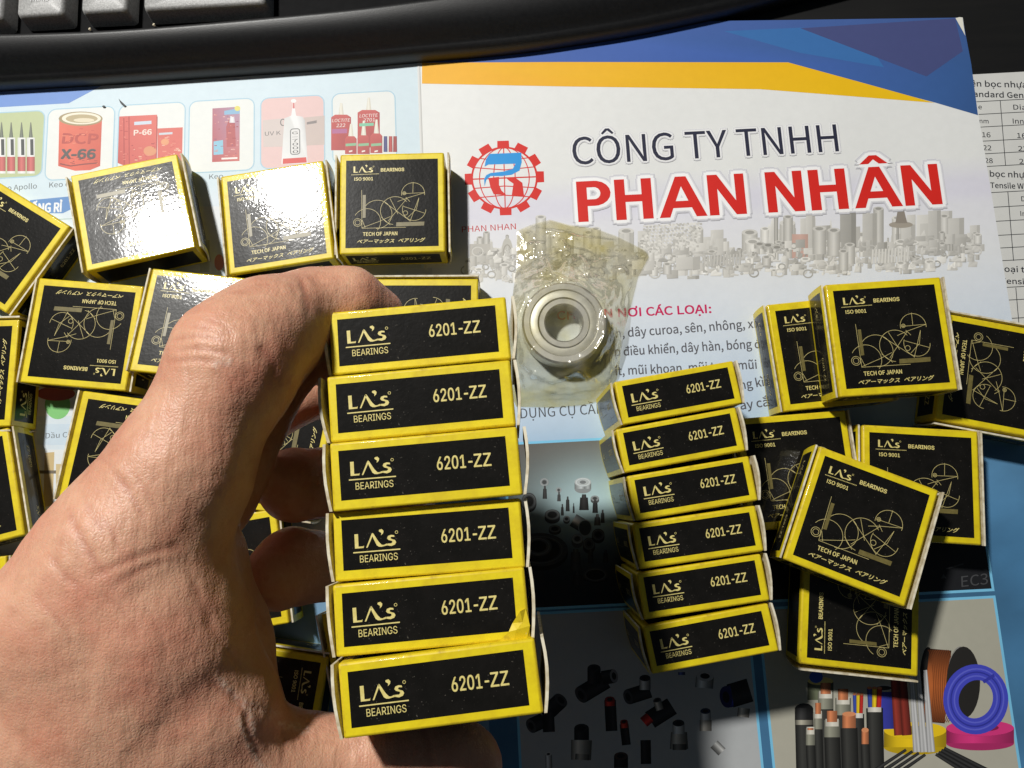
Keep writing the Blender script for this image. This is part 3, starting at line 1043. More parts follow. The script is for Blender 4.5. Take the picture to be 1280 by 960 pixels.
# lower left of the cover is the same blue as the front
pg.pp([(300, 690), (590, 650), (620, 1010), (300, 1010)], [(86, 132, 170)] * 4)
pg.rect(-60, 700, 190, 1010, (150, 180, 206))
put(pg, 'product_pictures', back, 'rows of small framed glue and oil products', fade=.22)  # fade: glare off the page painted into these product colours
# bug-like scratch on the page
pg = Page(z0=0.5)
pg.pp([(149, 124), (153, 128), (158.5, 133), (156, 134), (151.5, 130)], (52, 56, 58)); pg.ell(130.5, 133.8, 2, 1.2, (60, 64, 66))
put(pg, 'scratch', back)

# ------------------------------------------------------------------ the printed sheet under the catalogue
ZP = -2.9
sx0, sx1 = at(1160, 100, ZP)[0], at(1560, 100, ZP)[0]
sy1, sy0 = at(1245, 91.5, ZP)[1], at(1245, 760, ZP)[1]
sh_o = empty('paper_sheet', ((sx0 + sx1) / 2, (sy0 + sy1) / 2, ZP))
tag(sh_o, 'white paper sheet with printed black tables, partly under the catalogue', 'paper')
ps_ = Page(zs=ZP, z0=ZP)
ps_.add([(sx0, sy0), (sx1, sy0), (sx1, sy1), (sx0, sy1)], [(0, 1, 2, 3)], (214, 214, 210))
me = ps_.build('sheet', MAT['ink'])
o = link_mesh('sheet', me, sh_o); o.matrix_local = sh_o.matrix_world.inverted()
ps_ = Page(zs=ZP, z0=ZP + .02)
lc = (52, 54, 58)
z4 = lambda a, b: (1180 + a / 2.82, 60 + b / 2.82)


def hline(y, x0=1190):
    a = at(*z4(200, y), ZP)
    ps_.stroke([(a[0] - 60, a[1]), (a[0] + 120, a[1])], .28, lc)


for y in (185, 230, 275, 325, 370, 415, 508, 560, 610, 660, 705, 750, 845, 890, 955):
    hline(y)
for (xa, ya, xb, yb) in ((198, 185, 217, 415), (225, 508, 245, 750), (253, 845, 275, 1100)):
    ps_.ps([z4(xa, ya), z4(xb, yb)], .28, lc)
for (tt, xa, ya, xb, yb, h) in (('Điện bọc nhựa', 60, 134, 292, 140, 7), ('Standard General', 72, 171, 340, 178, 6.6), ('e', 121, 215, 133, 216, 5.6), ('Dia', 245, 217, 290, 218, 6), ('mm', 118, 264, 157, 266, 5.4), ('Inner', 243, 266, 310, 268, 6),
                                ('16', 135, 314, 164, 315, 6), ('16', 258, 317, 290, 318, 6), ('22', 138, 360, 167, 361, 6), ('22', 262, 363, 294, 364, 6), ('28', 144, 405, 172, 406, 6), ('28', 266, 408, 298, 409, 6),
                                ('Điện bọc nhựa', 82, 450, 300, 458, 7), ('Tensile Width', 164, 493, 330, 498, 6.6), ('Dia', 273, 540, 310, 541, 6), ('Inner', 270, 592, 330, 594, 6), ('Loại tải', 196, 788, 312, 792, 7), ('Tensile', 200, 830, 312, 834, 6.6)):
    ps_.text(tt, z4(xa, ya), z4(xb, yb), h, (48, 50, 56), 0.012 if h < 6.6 else .022)
me = ps_.build('printed_table', MAT['ink'])
o = link_mesh('printed_table', me, sh_o); o.matrix_local = sh_o.matrix_world.inverted()

# ------------------------------------------------------------------ keyboard
m, nt, p = new_mat('black_plastic')
nt.links.new(ramp(nt, tex_noise(nt, 700, 3), [(0.3, (0.005, 0.005, 0.0055)), (0.7, (0.010, 0.010, 0.0105))]), p.inputs['Base Color'])
p.inputs['Roughness'].default_value = 0.42
nt.links.new(bump(nt, tex_noise(nt, 2600, 2), 0.00004), p.inputs['Normal'])
MAT['plastic'] = m
m, nt, p = new_mat('key_plastic')
nt.links.new(ramp(nt, tex_noise(nt, 1500, 3), [(0.3, (0.24, 0.24, 0.235)), (0.7, (0.46, 0.46, 0.45))]), p.inputs['Base Color'])
p.inputs['Roughness'].default_value = 0.40
nt.links.new(bump(nt, tex_noise(nt, 2200, 2), 0.00008), p.inputs['Normal'])
MAT['key'] = m
m, nt, p = new_mat('key_legend')
p.inputs['Base Color'].default_value = (0.7, 0.7, 0.7, 1)
MAT['legend'] = m

front_px = [(-140, 121), (-60, 117), (0, 113), (120, 106), (240, 98), (420, 86), (525, 77), (640, 67), (720, 56), (800, 43), (900, 22), (1000, -2), (1100, -28)]
ridge_px = [(-140, 45), (-60, 44), (0, 42.5), (120, 38.5), (240, 30), (420, 13), (525, 0), (640, -16), (720, -28), (800, -42), (900, -64), (1000, -90), (1100, -118)]


def resample(pts, n):
    pts = np.array(pts, float)
    t = np.linspace(0, len(pts) - 1, n)
    i = np.clip(t.astype(int), 0, len(pts) - 2)
    out = []
    for k, tt in zip(i, t):
        u = tt - k
        p0, p1, p2, p3 = pts[max(k - 1, 0)], pts[k], pts[k + 1], pts[min(k + 2, len(pts) - 1)]
        out.append(.5 * ((2 * p1) + (p2 - p0) * u + (2 * p0 - 5 * p1 + 4 * p2 - p3) * u * u + (3 * p1 - p0 - 3 * p2 + p3) * u ** 3))
    return np.array(out)


NS = 60
fr = np.array([at(a, b, 1.0) for a, b in resample(front_px, NS)])
rd = np.array([at(a, b, 15.0) for a, b in resample(ridge_px, NS)])
prof = [(0.0, 9.0, 0), (0.0, 14.7, 0), (.015, 15.1, 0), (.10, 14.9, 0), (.24, 14.4, 0), (.42, 13.2, 0), (.58, 11.4, 0), (.72, 8.6, 0), (.80, 7.0, 0), (.84, 6.6, 0), (.90, 6.2, 0), (.955, 5.0, 0), (.985, 3.2, 0), (1.0, 1.2, 0), (.99, -3.3, 0)]
kv, kf = [], []
for i in range(NS):
    for t, z, _ in prof:
        q = rd[i] * (1 - t) + fr[i] * t
        kv.append((q[0], q[1], z))
npf = len(prof)
for i in range(NS - 1):
    for j in range(npf - 1):
        a = i * npf + j
        kf.append((a, a + 1, a + npf + 1, a + npf))
# tray behind the ridge
o0 = len(kv)
for i in range(NS):
    kv.append((rd[i][0], rd[i][1] - .01, 9.0)); kv.append((rd[i][0], rd[0][1] + 130, 9.0)); kv.append((rd[i][0], rd[0][1] + 130, -3.3))
for i in range(NS - 1):
    a = o0 + i * 3
    kf.append((a, a + 3, a + 4, a + 1)); kf.append((a + 1, a + 4, a + 5, a + 2))
kf = [f[::-1] for f in kf]
kb = empty('keyboard', (rd[20][0], rd[20][1] + 40, ZD))
tag(kb, 'black computer keyboard with curved front edge behind the catalogue', 'keyboard')
m, nt, p = new_mat('tray_plastic')
nt.links.new(ramp(nt, tex_noise(nt, 300, 3), [(0.3, (0.003, 0.003, 0.0035)), (0.7, (0.006, 0.006, 0.0065))]), p.inputs['Base Color'])
p.inputs['Roughness'].default_value = 0.7
p.inputs['Specular IOR Level'].default_value = 0.1
me = make_mesh('palm_rest', kv, kf, [MAT['plastic'], m], [0 if max(f) < o0 else 1 for f in kf], smooth=True)
o = link_mesh('palm_rest', me, kb); o.matrix_local = kb.matrix_world.inverted()


def key(x0, x1, yf0, yf1, depth, legend=None):
    """keycap given by its front top edge in the photograph"""
    a, b = at(x0, yf0, 17.5), at(x1, yf1, 17.5)
    w = np.linalg.norm(b - a); d = (b - a) / w
    n = np.array([-d[1], d[0], 0.0])
    bmk = bmesh.new()
    nx, ny = 10, 8
    hw, hd = w / 2, depth / 2
    vs_, rows = [], []
    for lev, (zz, sc, fr_) in enumerate(((9.2, 1.0, 1.5), (15.5, .5, .8), (17.0, .12, .3), (17.5, -.55, -.3))):
        ring_ = []
        for cx, cy, q in ((1, 1, 0), (-1, 1, 90), (-1, -1, 180), (1, -1, 270)):
            r = 1.6
            for t in np.radians(np.linspace(q, q + 90, 5)):
                lx_ = cx * (hw + sc - r) + r * math.cos(t)
                ly_ = cy * (hd + sc - r) + r * math.sin(t)
                c3 = a + d * hw + n * hd + d * lx_ + n * ly_
                ring_.append(bmk.verts.new((c3[0] * S, c3[1] * S, zz * S)))
        rows.append(ring_)
    k_ = len(rows[0])
    for r0, r1 in zip(rows, rows[1:]):
        for i in range(k_):
            bmk.faces.new((r0[i], r0[(i + 1) % k_], r1[(i + 1) % k_], r1[i]))
    c3 = a + d * hw + n * hd
    cvert = bmk.verts.new((c3[0] * S, c3[1] * S, 16.9 * S))
    for i in range(k_):
        bmk.faces.new((rows[-1][i], rows[-1][(i + 1) % k_], cvert))
    me = bpy.data.meshes.new('key'); bmk.to_mesh(me); bmk.free()
    me.materials.append(MAT['key'])
    for pl in me.polygons:
        pl.use_smooth = True
    ok = link_mesh('key', me, kb); ok.matrix_local = kb.matrix_world.inverted()
    return ok


key(-42, 0, 24, 22, 16)
k1 = key(21.5, 77, 19, 16, 16)
key(102, 156, 14, 11.5, 16)
key(180, 330, 10.5, 2.5, 16)
for (u0, u1) in ((-30, 30), (34, 92), (96, 150), (154, 206), (210, 262)):
    key(u0 + 14, u1 + 12, -60, -62, 16)
fl = Flat(0.01, 17.45)
a, b = at(38, 1.5, 17.5), at(60, 0.5, 17.5)
v, f, w, l0 = text_geo('menu')
dd = (b - a)[:2]; sx = np.linalg.norm(dd) / w; dd /= np.linalg.norm(dd)
fl.add(a[:2] + v[:, :1] * sx * dd + v[:, 1:] * 1.5 * np.array([-dd[1], dd[0]]), f, (1, 1, 1))
lg = bpy.data.objects.new('key_legend', fl.build('key_legend', MAT['legend'], False)); COL.objects.link(lg); lg.parent = k1

# two tiny pale specks on the ridge
for (cx, cy) in ((113, 37), (193, 31.5)):
    c3 = at(cx, cy, 15.6)
    bmk = bmesh.new(); bmesh.ops.create_icosphere(bmk, subdivisions=2, radius=.55 * S)
    for vv in bmk.verts:
        vv.co *= 1 + .25 * mnoise.noise(vv.co * 3000)
    me = bpy.data.meshes.new('speck'); bmk.to_mesh(me); bmk.free(); me.materials.append(MAT['cream'])
    o = link_mesh('speck', me); o.location = Vector(c3.tolist()) * S + Vector((0, 0, .0002))
    tag(o, 'tiny white crumb on the keyboard edge above the %s product frame' % ('glue tin' if cx < 150 else 'red cartons'), 'speck', 'specks on the keyboard edge')

# ------------------------------------------------------------------ bearing boxes
W, T = 38.5, 13.9


def rounded_box(wx, wy, wz, r, mats, panels):
    bm = bmesh.new()
    bmesh.ops.create_cube(bm, size=1.0)
    for v in bm.verts:
        v.co = Vector((v.co.x * wx, v.co.y * wy, v.co.z * wz)) * S
    bmesh.ops.bevel(bm, geom=list(bm.edges), offset=r * S, segments=2, profile=.6, affect='EDGES')
    for f in bm.faces:
        big = max(abs(f.normal.x), abs(f.normal.y), abs(f.normal.z)) > .999 and f.calc_area() > 50e-6
        f.material_index = 0 if big else 1
        f.smooth = not big
    for pts in panels:
        vv = [bm.verts.new(Vector(q) * S) for q in pts]
        f = bm.faces.new(vv)
        f.material_index = 2
    me = bpy.data.meshes.new('sleeve')
    bm.to_mesh(me); bm.free()
    for mt in mats:
        me.materials.append(mt)
    return me


e = .02
hz, hy, hx = T / 2 + e, W / 2 + e, W / 2 + e
bx0, bx1, by0, by1 = -W / 2 + 2.3, W / 2 - 2.3, -W / 2 + 2.5, W / 2 - 2.4
lx0, lx1, lz0, lz1 = -W / 2 + 1.9, W / 2 - 2.3, -T / 2 + 2.1, T / 2 - 1.6
panels = [[(bx0, by0, hz), (bx1, by0, hz), (bx1, by1, hz), (bx0, by1, hz)],
          [(bx0, by1, -hz), (bx1, by1, -hz), (bx1, by0, -hz), (bx0, by0, -hz)],
          [(lx0, -hy, lz0), (lx1, -hy, lz0), (lx1, -hy, lz1), (lx0, -hy, lz1)],
          [(lx1, hy, -lz0), (lx0, hy, -lz0), (lx0, hy, -lz1), (lx1, hy, -lz1)][::-1]]
SLEEVES = []
for k in range(5):                      # the black fields are never registered quite alike
    rk = random.Random(40 + k)
    pk = []
    for pn in panels:
        off = [rk.uniform(-.22, .22) if max(q[c] for q in pn) - min(q[c] for q in pn) > 1 else 0 for c in range(3)]
        tw = rk.uniform(-.12, .12)
        pk.append([tuple(q[c] + off[c] + (tw * (1 if i in (0, 1) else -1) if off[c] else 0) * .5 for c in range(3)) for i, q in enumerate(pn)])
    SLEEVES.append(rounded_box(W, W, T, rk.uniform(.45, .75), [MAT['yellow'], MAT['edge'], MAT['black']], pk))


def logo(fl, ox, oy, h, mi=0):
    """the maker's L-A-s mark, cap height h, lower left at (ox, oy)"""
    A = lambda pts: [(ox + x * h, oy + y * h) for x, y in pts]
    fl.poly(A([(0.0, 0), (.62, 0), (.66, .17), (.60, .12), (.26, .12), (.26, 1.0), (.0, 1.0)]), (1, 1, 1), mi=mi)
    fl.poly(A([(.80, 0), (.90, 0), (1.34, .86), (1.30, 1.0), (1.24, .95)]), (1, 1, 1), lift=False, mi=mi)
    fl.poly(A([(1.24, .95), (1.34, .98), (1.72, .34), (1.92, .12), (2.06, .10), (2.3, .18), (2.32, .05), (1.9, -.02), (1.72, .0), (1.56, .12), (1.34, .62)]), (1, 1, 1), lift=False, mi=mi)
    fl.poly(A([(1.78, 1.18), (1.98, 1.22), (2.1, 1.08), (2.06, .92), (1.9, .78), (1.94, .95), (1.84, 1.02), (1.76, 1.08)]), (1, 1, 1), lift=False, mi=mi)
    fl.poly(A([(2.86, .60), (2.84, .72), (2.62, .76), (2.40, .70), (2.32, .54), (2.42, .42), (2.66, .34), (2.70, .25), (2.6, .16), (2.34, .17), (2.3, .05), (2.6, -.02), (2.86, .06), (2.96, .22), (2.88, .38), (2.62, .48), (2.56, .56), (2.64, .63)]), (1, 1, 1), lift=False, mi=mi)
    fl.stroke([(ox + (3.02 + .1 * math.cos(t)) * h, oy + (.92 + .1 * math.sin(t)) * h) for t in np.linspace(0, 6.28, 9)[:-1]], .035 * h, (1, 1, 1), closed=True, lift=False, mi=mi)


def ftext(fl, body, x0, x1, y, cap, bold=0.0, shear=0.0, mi=0, font=SANS):
    v, f, w, l0 = text_geo(body, 0.0, shear, res=3, font=font)
    for ox, oy in (((0, 0),) if bold <= 0 else OCT):
        dx, dy = bold * cap * ox, bold * cap * oy
        fl.add(np.stack([x0 + dx + v[:, 0] * (x1 - x0) / w, y + dy + v[:, 1] * cap], -1), f, (1, 1, 1), mi=mi, lay=l0)


# face drawing, measured on the box whose face is seen squarely (zoomed picture pixels -> face mm)
src = np.array([(55, 78), (880, 27), (1023, 832), (178, 890)], float)
dst = np.array([(-W / 2, W / 2), (W / 2, W / 2), (W / 2, -W / 2), (-W / 2, -W / 2)])
A_ = []
for (x, y), (u, v) in zip(src, dst):
    A_ += [[x, y, 1, 0, 0, 0, -u * x, -u * y, -u], [0, 0, 0, x, y, 1, -v * x, -v * y, -v]]
Hm = np.linalg.svd(np.array(A_))[2][-1].reshape(3, 3)


def q_(x, y):
    r = Hm @ np.array([x, y, 1.0])
    return r[:2] / r[2]


fl = Flat(.003, hz + .02)
o_ = q_(190, 224); t_ = q_(190, 168)
logo(fl, o_[0], o_[1], 2.45)
u0 = q_(176, 242); u1 = q_(398, 224)
for t in np.arange(0, 1, .04):
    fl.stroke([u0 * (1 - t) + u1 * t, u0 * (1 - t - .024) + u1 * (t + .024)], .24, (1, 1, 1), lift=False)
ftext(fl, 'BEARINGS', q_(408, 208)[0], q_(592, 196)[0], q_(408, 208)[1] + .1, 1.25, .045, font=GROT)
ftext(fl, 'ISO 9001', q_(208, 288)[0], q_(356, 280)[0], q_(208, 288)[1], 1.2, .03)
ftext(fl, 'TECH OF JAPAN', q_(348, 733)[0], q_(622, 718)[0], q_(348, 733)[1], 1.35, .03)
ftext(fl, 'ベアーマックス', q_(312, 795)[0], q_(608, 772)[0], q_(312, 795)[1], 1.25, .03, .35, font=SANS)
ftext(fl, 'ベアリング', q_(640, 770)[0], q_(852, 750)[0], q_(640, 772)[1], 1.3, .03, .35, font=SANS)


def arc(cx, cy, r, a0, a1, n=30, w=.14):
    c = q_(cx, cy)
    fl.stroke([(c[0] + r * math.cos(math.radians(t)), c[1] + r * math.sin(math.radians(t))) for t in np.linspace(a0, a1, n)], w, (1, 1, 1), lift=False, mi=1)


def line(*pts, w=.13):
    fl.stroke([q_(*p) for p in pts], w, (1, 1, 1), lift=False, mi=1)


arc(693, 375, 4.25, -8, 188)
line((678, 280), (690, 368)); line((612, 378), (786, 362)); line((786, 362), (650, 412), (580, 444))
arc(622, 374, .62, 0, 360, 14); arc(622, 374, .3, 0, 360, 10)
arc(722, 500, 4.3, 158, 358)
line((632, 480), (810, 528)); line((745, 405), (705, 600)); arc(657, 533, .85, 0, 360, 14); line((680, 570), (740, 500), (745, 410))
arc(572, 517, 5.35, 38, 262, 40); arc(434, 553, 5.4, -95, 168, 40); arc(362, 617, 5.0, -42, 150, 34)
line((480, 455), (705, 595)); line((515, 420), (600, 545)); line((530, 605), (650, 415)); line((330, 668), (460, 610), (545, 565)); line((470, 575), (552, 635)); line((640, 405), (678, 440))
arc(288, 626, 1.5, 0, 360, 22); arc(288, 626, .95, 0, 360, 18)
line((278, 362), (330, 672)); line((322, 606), (355, 665)); line((330, 672), (680, 648))
fl.poly([q_(293, 402), q_(318, 400), q_(346, 585), q_(322, 588)], (1, 1, 1), mi=2)
fl.poly([q_(598, 612), q_(820, 596), q_(822, 628), q_(600, 645)], (1, 1, 1), mi=2)
FACE_PRINT = fl.build('face_print', [MAT['gold'], MAT['pale'], MAT['olive']], False)

# label print in its own flat frame (x right, y up), later stood on the -Y face
fl = Flat(.003, .04)
logo(fl, -W / 2 + 4.0, -.35, 2.85)
fl.stroke([(-W / 2 + 3.6, -1.15), (-W / 2 + 13.2, -1.15)], .24, (1, 1, 1))
ftext(fl, 'BEARINGS', -W / 2 + 4.9, -W / 2 + 12.6, -3.2, 1.4, .0, font=GROT)
ftext(fl, '6201-', -W / 2 + 21.7, -W / 2 + 28.9, -.55, 2.6, .02, font=GROT)
ftext(fl, 'ZZ', -W / 2 + 29.2, -W / 2 + 32.7, -.55, 2.6, .02)
LABEL_PRINT = fl.build('label_print', [MAT['gold']], False)
fl = Flat(.003, .04)
logo(fl, -W / 2 + 5.0, -.2, 1.6)
fl.stroke([(-W / 2 + 4.5, -1.0), (-W / 2 + 20, -1.0)], .16, (1, 1, 1), mi=1)
ftext(fl, '6201-ZZ', -W / 2 + 24, -W / 2 + 32, -.3, 1.7, .02)
fl.stroke([(6, -3.2), (14, -3.2), (14, 3.0), (6, 3.0)], .16, (1, 1, 1), closed=True, mi=1)
END_PRINT = fl.build('end_print', [MAT['pale'], MAT['olive']], False)


def flap_mesh(seed):
    """end panel: thin board, outside yellow with a black field, raw cream edges; slightly bowed, hinged along its lower edge"""
    r = random.Random(seed)
    ny, nz, th = 8, 5, .6
    hy_, hz_ = W / 2 - .02, T / 2 - .1
    gap = r.uniform(.7, 1.5); bow = r.uniform(.1, .45); tw = r.uniform(-.25, .25)
    v, f, mi = [], [], []
    for side in (0, 1):
        for j in range(nz + 1):
            for i in range(ny + 1):
                y = -hy_ + 2 * hy_ * i / ny
                z = -hz_ + 2 * hz_ * j / nz
                s = j / nz
                x = .12 + gap * math.sin(s * 1.75) * .8 + bow * math.sin(math.pi * s) + tw * (i / ny - .5) * s
                v.append((x + (th if side else 0), y, z))
    k = (ny + 1) * (nz + 1)
    idx = lambda s, j, i: s * k + j * (ny + 1) + i
    for j in range(nz):
        for i in range(ny):
            f.append((idx(1, j, i), idx(1, j, i + 1), idx(1, j + 1, i + 1), idx(1, j + 1, i))); mi.append(0)
            f.append((idx(0, j, i), idx(0, j + 1, i), idx(0, j + 1, i + 1), idx(0, j, i + 1))); mi.append(1)
    for j in range(nz):
        f.append((idx(0, j, 0), idx(1, j, 0), idx(1, j + 1, 0), idx(0, j + 1, 0))); mi.append(1)
        f.append((idx(0, j, ny), idx(0, j + 1, ny), idx(1, j + 1, ny), idx(1, j, ny))); mi.append(1)
    for i in range(ny):
        f.append((idx(0, 0, i), idx(0, 0, i + 1), idx(1, 0, i + 1), idx(1, 0, i))); mi.append(1)
        f.append((idx(0, nz, i), idx(1, nz, i), idx(1, nz, i + 1), idx(0, nz, i + 1))); mi.append(1)
    # black field on the outside
    o = len(v)
    for j in range(6):
        for i in range(2):
            y = (-hy_ + 2.2) if i == 0 else (hy_ - 2.2)
            z = -hz_ + 1.6 + (2 * hz_ - 3.2) * j / 5
            s = (z + hz_) / (2 * hz_)
            x = .12 + gap * math.sin(s * 1.75) * .8 + bow * math.sin(math.pi * s) + tw * ((y + hy_) / (2 * hy_) - .5) * s + th + .05
            v.append((x, y, z))
    for j in range(5):
        f.append((o + 2 * j, o + 2 * j + 1, o + 2 * j + 3, o + 2 * j + 2)); mi.append(2)
    me = make_mesh('end_flap', v, f, [MAT['yellow'], MAT['cream'], MAT['black']], mi)
    bm = bmesh.new(); bm.from_mesh(me); bmesh.ops.recalc_face_normals(bm, faces=[x for x in bm.faces if x.material_index != 2]); bm.to_mesh(me); bm.free()
    pr = bpy.data.meshes.new('end_print')
    pv, pf, pm = [], [], []
    for vx in END_PRINT.vertices:
        y, z = vx.co.x / S, vx.co.y / S
        s = (z + hz_) / (2 * hz_)
        x = .12 + gap * math.sin(s * 1.75) * .8 + bow * math.sin(math.pi * s) + tw * ((y + hy_) / (2 * hy_) - .5) * s + th + .09
        pv.append((x * S, y * S, z * S))
    pr.from_pydata(pv, [], [tuple(q.vertices) for q in END_PRINT.polygons])
    for mt in END_PRINT.materials:
        pr.materials.append(mt)
    pr.polygons.foreach_set('material_index', np.array([q.material_index for q in END_PRINT.polygons], dtype=np.int32))
    return me, pr


FLAPS = [flap_mesh(s) for s in range(5)]
ROTX90 = Matrix.Rotation(math.radians(90), 4, 'X')


def euler3(rx, ry, rz):
    return Matrix.Rotation(math.radians(rz), 3, 'Z') @ Matrix.Rotation(math.radians(ry), 3, 'Y') @ Matrix.Rotation(math.radians(rx), 3, 'X')


nbox = 0


def box(pos, rot, label, group, turn=0, upright=False, end_print=False):
    """turn: how the printed face is turned; upright: standing so that the label edge looks up"""
    global nbox
    nbox += 1
    r = random.Random(nbox)
    e_ = empty('bearing_box', pos, euler3(*rot))
    tag(e_, label, 'box', group)
    loc = Matrix.Translation((0, 0, W / 2 * S)) @ Matrix.Rotation(math.radians(-90), 4, 'X') if upright else Matrix.Translation((0, 0, T / 2 * S)) @ Matrix.Rotation(math.radians(turn), 4, 'Z')
    link_mesh('sleeve', r.choice(SLEEVES), e_, mat4=loc)
    mis = Matrix.Translation((r.uniform(-.35, .35) * S, r.uniform(-.3, .3) * S, 0)) @ Matrix.Rotation(math.radians(r.uniform(-.7, .7)), 4, 'Z')
    if not upright:
        link_mesh('face_print', FACE_PRINT, e_, mat4=loc @ mis)
    lab = loc @ Matrix.Translation((0, -W / 2 * S, 0)) @ ROTX90 @ mis
    link_mesh('label_print', LABEL_PRINT, e_, mat4=lab)
    for s in (0, 1):
        fm = loc @ Matrix.Rotation(math.pi * s, 4, 'Z') @ Matrix.Translation((W / 2 * S, 0, 0))
        fme, pme = r.choice(FLAPS)
        fo = link_mesh('end_flap', fme, e_, mat4=fm)
        link_mesh('end_print', pme, fo)
    return e_


GL = 'loose bearing boxes on the left of the catalogue'
GR = 'loose bearing boxes on the right of the catalogue'
LEFT = [
    ((-185.9, 60.1, 0), (0, 0, -34.3), 0, 'black bearing box cut by the left picture edge, turned corner-down below the glue pens'),
    ((-136.3, 68.0, 1.7), (-2.4, 5.2, 12.3), 180, 'tilted black box printed upside down, covering the red cartons picture, lamp glare at its right'),
    ((-82.5, 64.0, 0.5), (-.8, -1.2, 5.7), 0, 'black box almost whited out by lamp glare, between two boxes of the top row'),
    ((-40.6, 67.5, 0.1), (.6, 1.0, -1.4), 0, 'upright-reading black bearing box beside the spine, under the red bottle picture'),
    ((-152.8, 24.3, 0.1), (.4, -.4, -7.9), 180, 'fully visible upside-down black box left of the index knuckle, second row'),
    ((-112.4, 24.2, 1.4), (-4.6, 2.4, -8.7), 0, 'glaring black box half hidden under the bent index finger'),
    ((-195.6, 12.0, 0.1), (0, 0, -1.5), 90, 'black box of which only a right strip shows at the left picture edge, upper one'),
    ((-193.6, -31.1, 1.2), (0, 4.0, 12.0), 0, 'leaning black box at the left picture edge touching the hand outline'),
    ((-136.4, -19.0, 0.1), (0, 0, -10.8), 180, 'upside-down black box running under the base of the index finger'),
    ((-100.2, -62.6, 0.1), (0, 0, 6.9), 0, 'black box in the palm gap showing only its last printed characters'),
    ((-88.2, -106.2, 0.1), (0, 0, -11.0), -90, 'shaded black box just above the thumb with its logo turned sideways'),
    ((-30.3, 18.6, 0.1), (0, 0, -3.0), 90, 'black box peeking out above the top held box, behind the fingertip'),
    ((-85.8, -22.6, 0.1), (0, 0, -12.3), 90, 'black box seen through the gap between index finger and middle fingertip'),
    ((-194.0, -72.6, 0.1), (0, 0, 3.0), 0, 'black box with only a yellow corner showing at the left picture edge above the hand'),
    ((-45.7, -92.5, 0.1), (0, 0, 10.7), 0, 'black box behind the held stack with only a yellow corner showing'),
]
for pos, rot, turn, lab in LEFT:
    box(pos, rot, lab, GL, turn)
RIGHT = [
    ((112.4, 3.2, 0.1), (0, .4, 3.0), 0, 'black bearing box lying under the topmost box, below the skyline picture'),
    ((127.1, 4.7, 14.6), (-.1, -.8, 0.6), 0, 'fully visible black box on top of another, below the machine skyline'),
    ((169.0, -8.4, 0.1), (.5, 0, -14.0), -90, 'black box with sideways print cut by the right picture edge'),
    ((96.5, -37.4, 0.1), (0, .6, 1.6), 0, 'black box wedged between the upright row and the tilted box'),
    ((108.8, -56.7, 17.4), (-2.1, -3.3, -24.8), 0, 'fully visible black box lying askew on top of three others'),
    ((137.7, -44.4, 1.6), (0, -2.4, -6.6), 0, 'black box with white flap corners beside the blue strip of the catalogue'),
    ((112.2, -84.6, 0.4), (.3, -1.6, -8.6), 90, 'black box with sideways logo nearest the cable picture'),
]
for pos, rot, turn, lab in RIGHT:
    box(pos, rot, lab, GR, turn)
ORD = ['first', 'second', 'third', 'fourth', 'fifth', 'sixth']
ROW = [((52.0, -11.7, 0), (.1, .9, 7.3)), ((52.0, -26.9, 0), (-.3, .1, 7.4)), ((54.4, -41.9, 0), (-.1, 0, 6.4)), ((54.9, -56.9, 0.2), (-.2, -.4, 5.3)), ((55.1, -71.8, 0.2), (-.5, -.4, 5.7)), ((56.1, -87.1, .2), (-.7, -.5, 7.3))]
RL = ['bearing box standing on edge, end of the row nearest the plastic bag', 'bearing box standing on edge, second in the row from the plastic bag', 'bearing box standing on edge, third in the row from the plastic bag',
      'bearing box standing on edge, third in the row from the fittings picture', 'bearing box standing on edge, second in the row from the fittings picture', 'bearing box standing on edge, end of the row over the fittings picture']
for (pos, rot), lab in zip(ROW, RL):
    box(pos, rot, lab, 'bearing boxes standing in a row', upright=True)
HELD = [((-19.2, -6.4, 76.5), (.6, .6, 2.4)), ((-18.8, -21.0, 79.6), (.7, .4, 2.4)), ((-17.7, -35.2, 80.8), (.6, -.3, 2.1)), ((-17.8, -49.9, 78.7), (-.1, -.4, 1.4)), ((-18.2, -64.1, 79.7), (-.3, .5, 2.3)), ((-16.3, -78.4, 82.0), (-.8, 0, 4.2))]
HL = ['held bearing box at the top of the stack, under the index fingertip', 'held bearing box second from the index fingertip', 'held bearing box third from the index fingertip, beside the middle fingertip', 'held bearing box third from the thumb',
      'held bearing box with crushed lower right corner, second from the thumb', 'held bearing box at the bottom of the stack, resting on the thumb']
hb = []
for (pos, rot), lab in zip(HELD, HL):
    hb.append(box(pos, rot, lab, 'bearing boxes held in the hand', upright=True))
# crushed corner of the fifth held box: folded yellow board
loc = Matrix.Translation((0, 0, W / 2 * S)) @ Matrix.Rotation(math.radians(-90), 4, 'X')
pts = [(W / 2 - 6.2, 0, -T / 2 + .3), (W / 2 - 4.2, .55, -T / 2 + 1.9), (W / 2 - 3.3, .1, -T / 2 + 3.4), (W / 2 - 1.6, .8, -T / 2 + 5.6), (W / 2 - .4, .1, -T / 2 + 6.0), (W / 2 + .1, .2, -T / 2 + 2.6), (W / 2 - .6, .05, -T / 2 + .4), (W / 2 - 2.6, .9, -T / 2 + 2.2), (W / 2 - 3.4, .15, -T / 2 + .1), (W / 2 - 1.3, .2, -T / 2 + 3.4)]
vv = [(x, -W / 2 - .06 - y, z) for x, y, z in pts]
ff = [(0, 8, 1), (1, 8, 7), (1, 7, 2), (2, 7, 9), (2, 9, 3), (3, 9, 4), (4, 9, 5), (5, 9, 7), (5, 7, 6), (6, 7, 8)]
me = make_mesh('crushed_corner', vv, ff, MAT['edge'])
link_mesh('crushed_corner', me, hb[4], mat4=loc)['label'] = 'crumpled yellow corner'

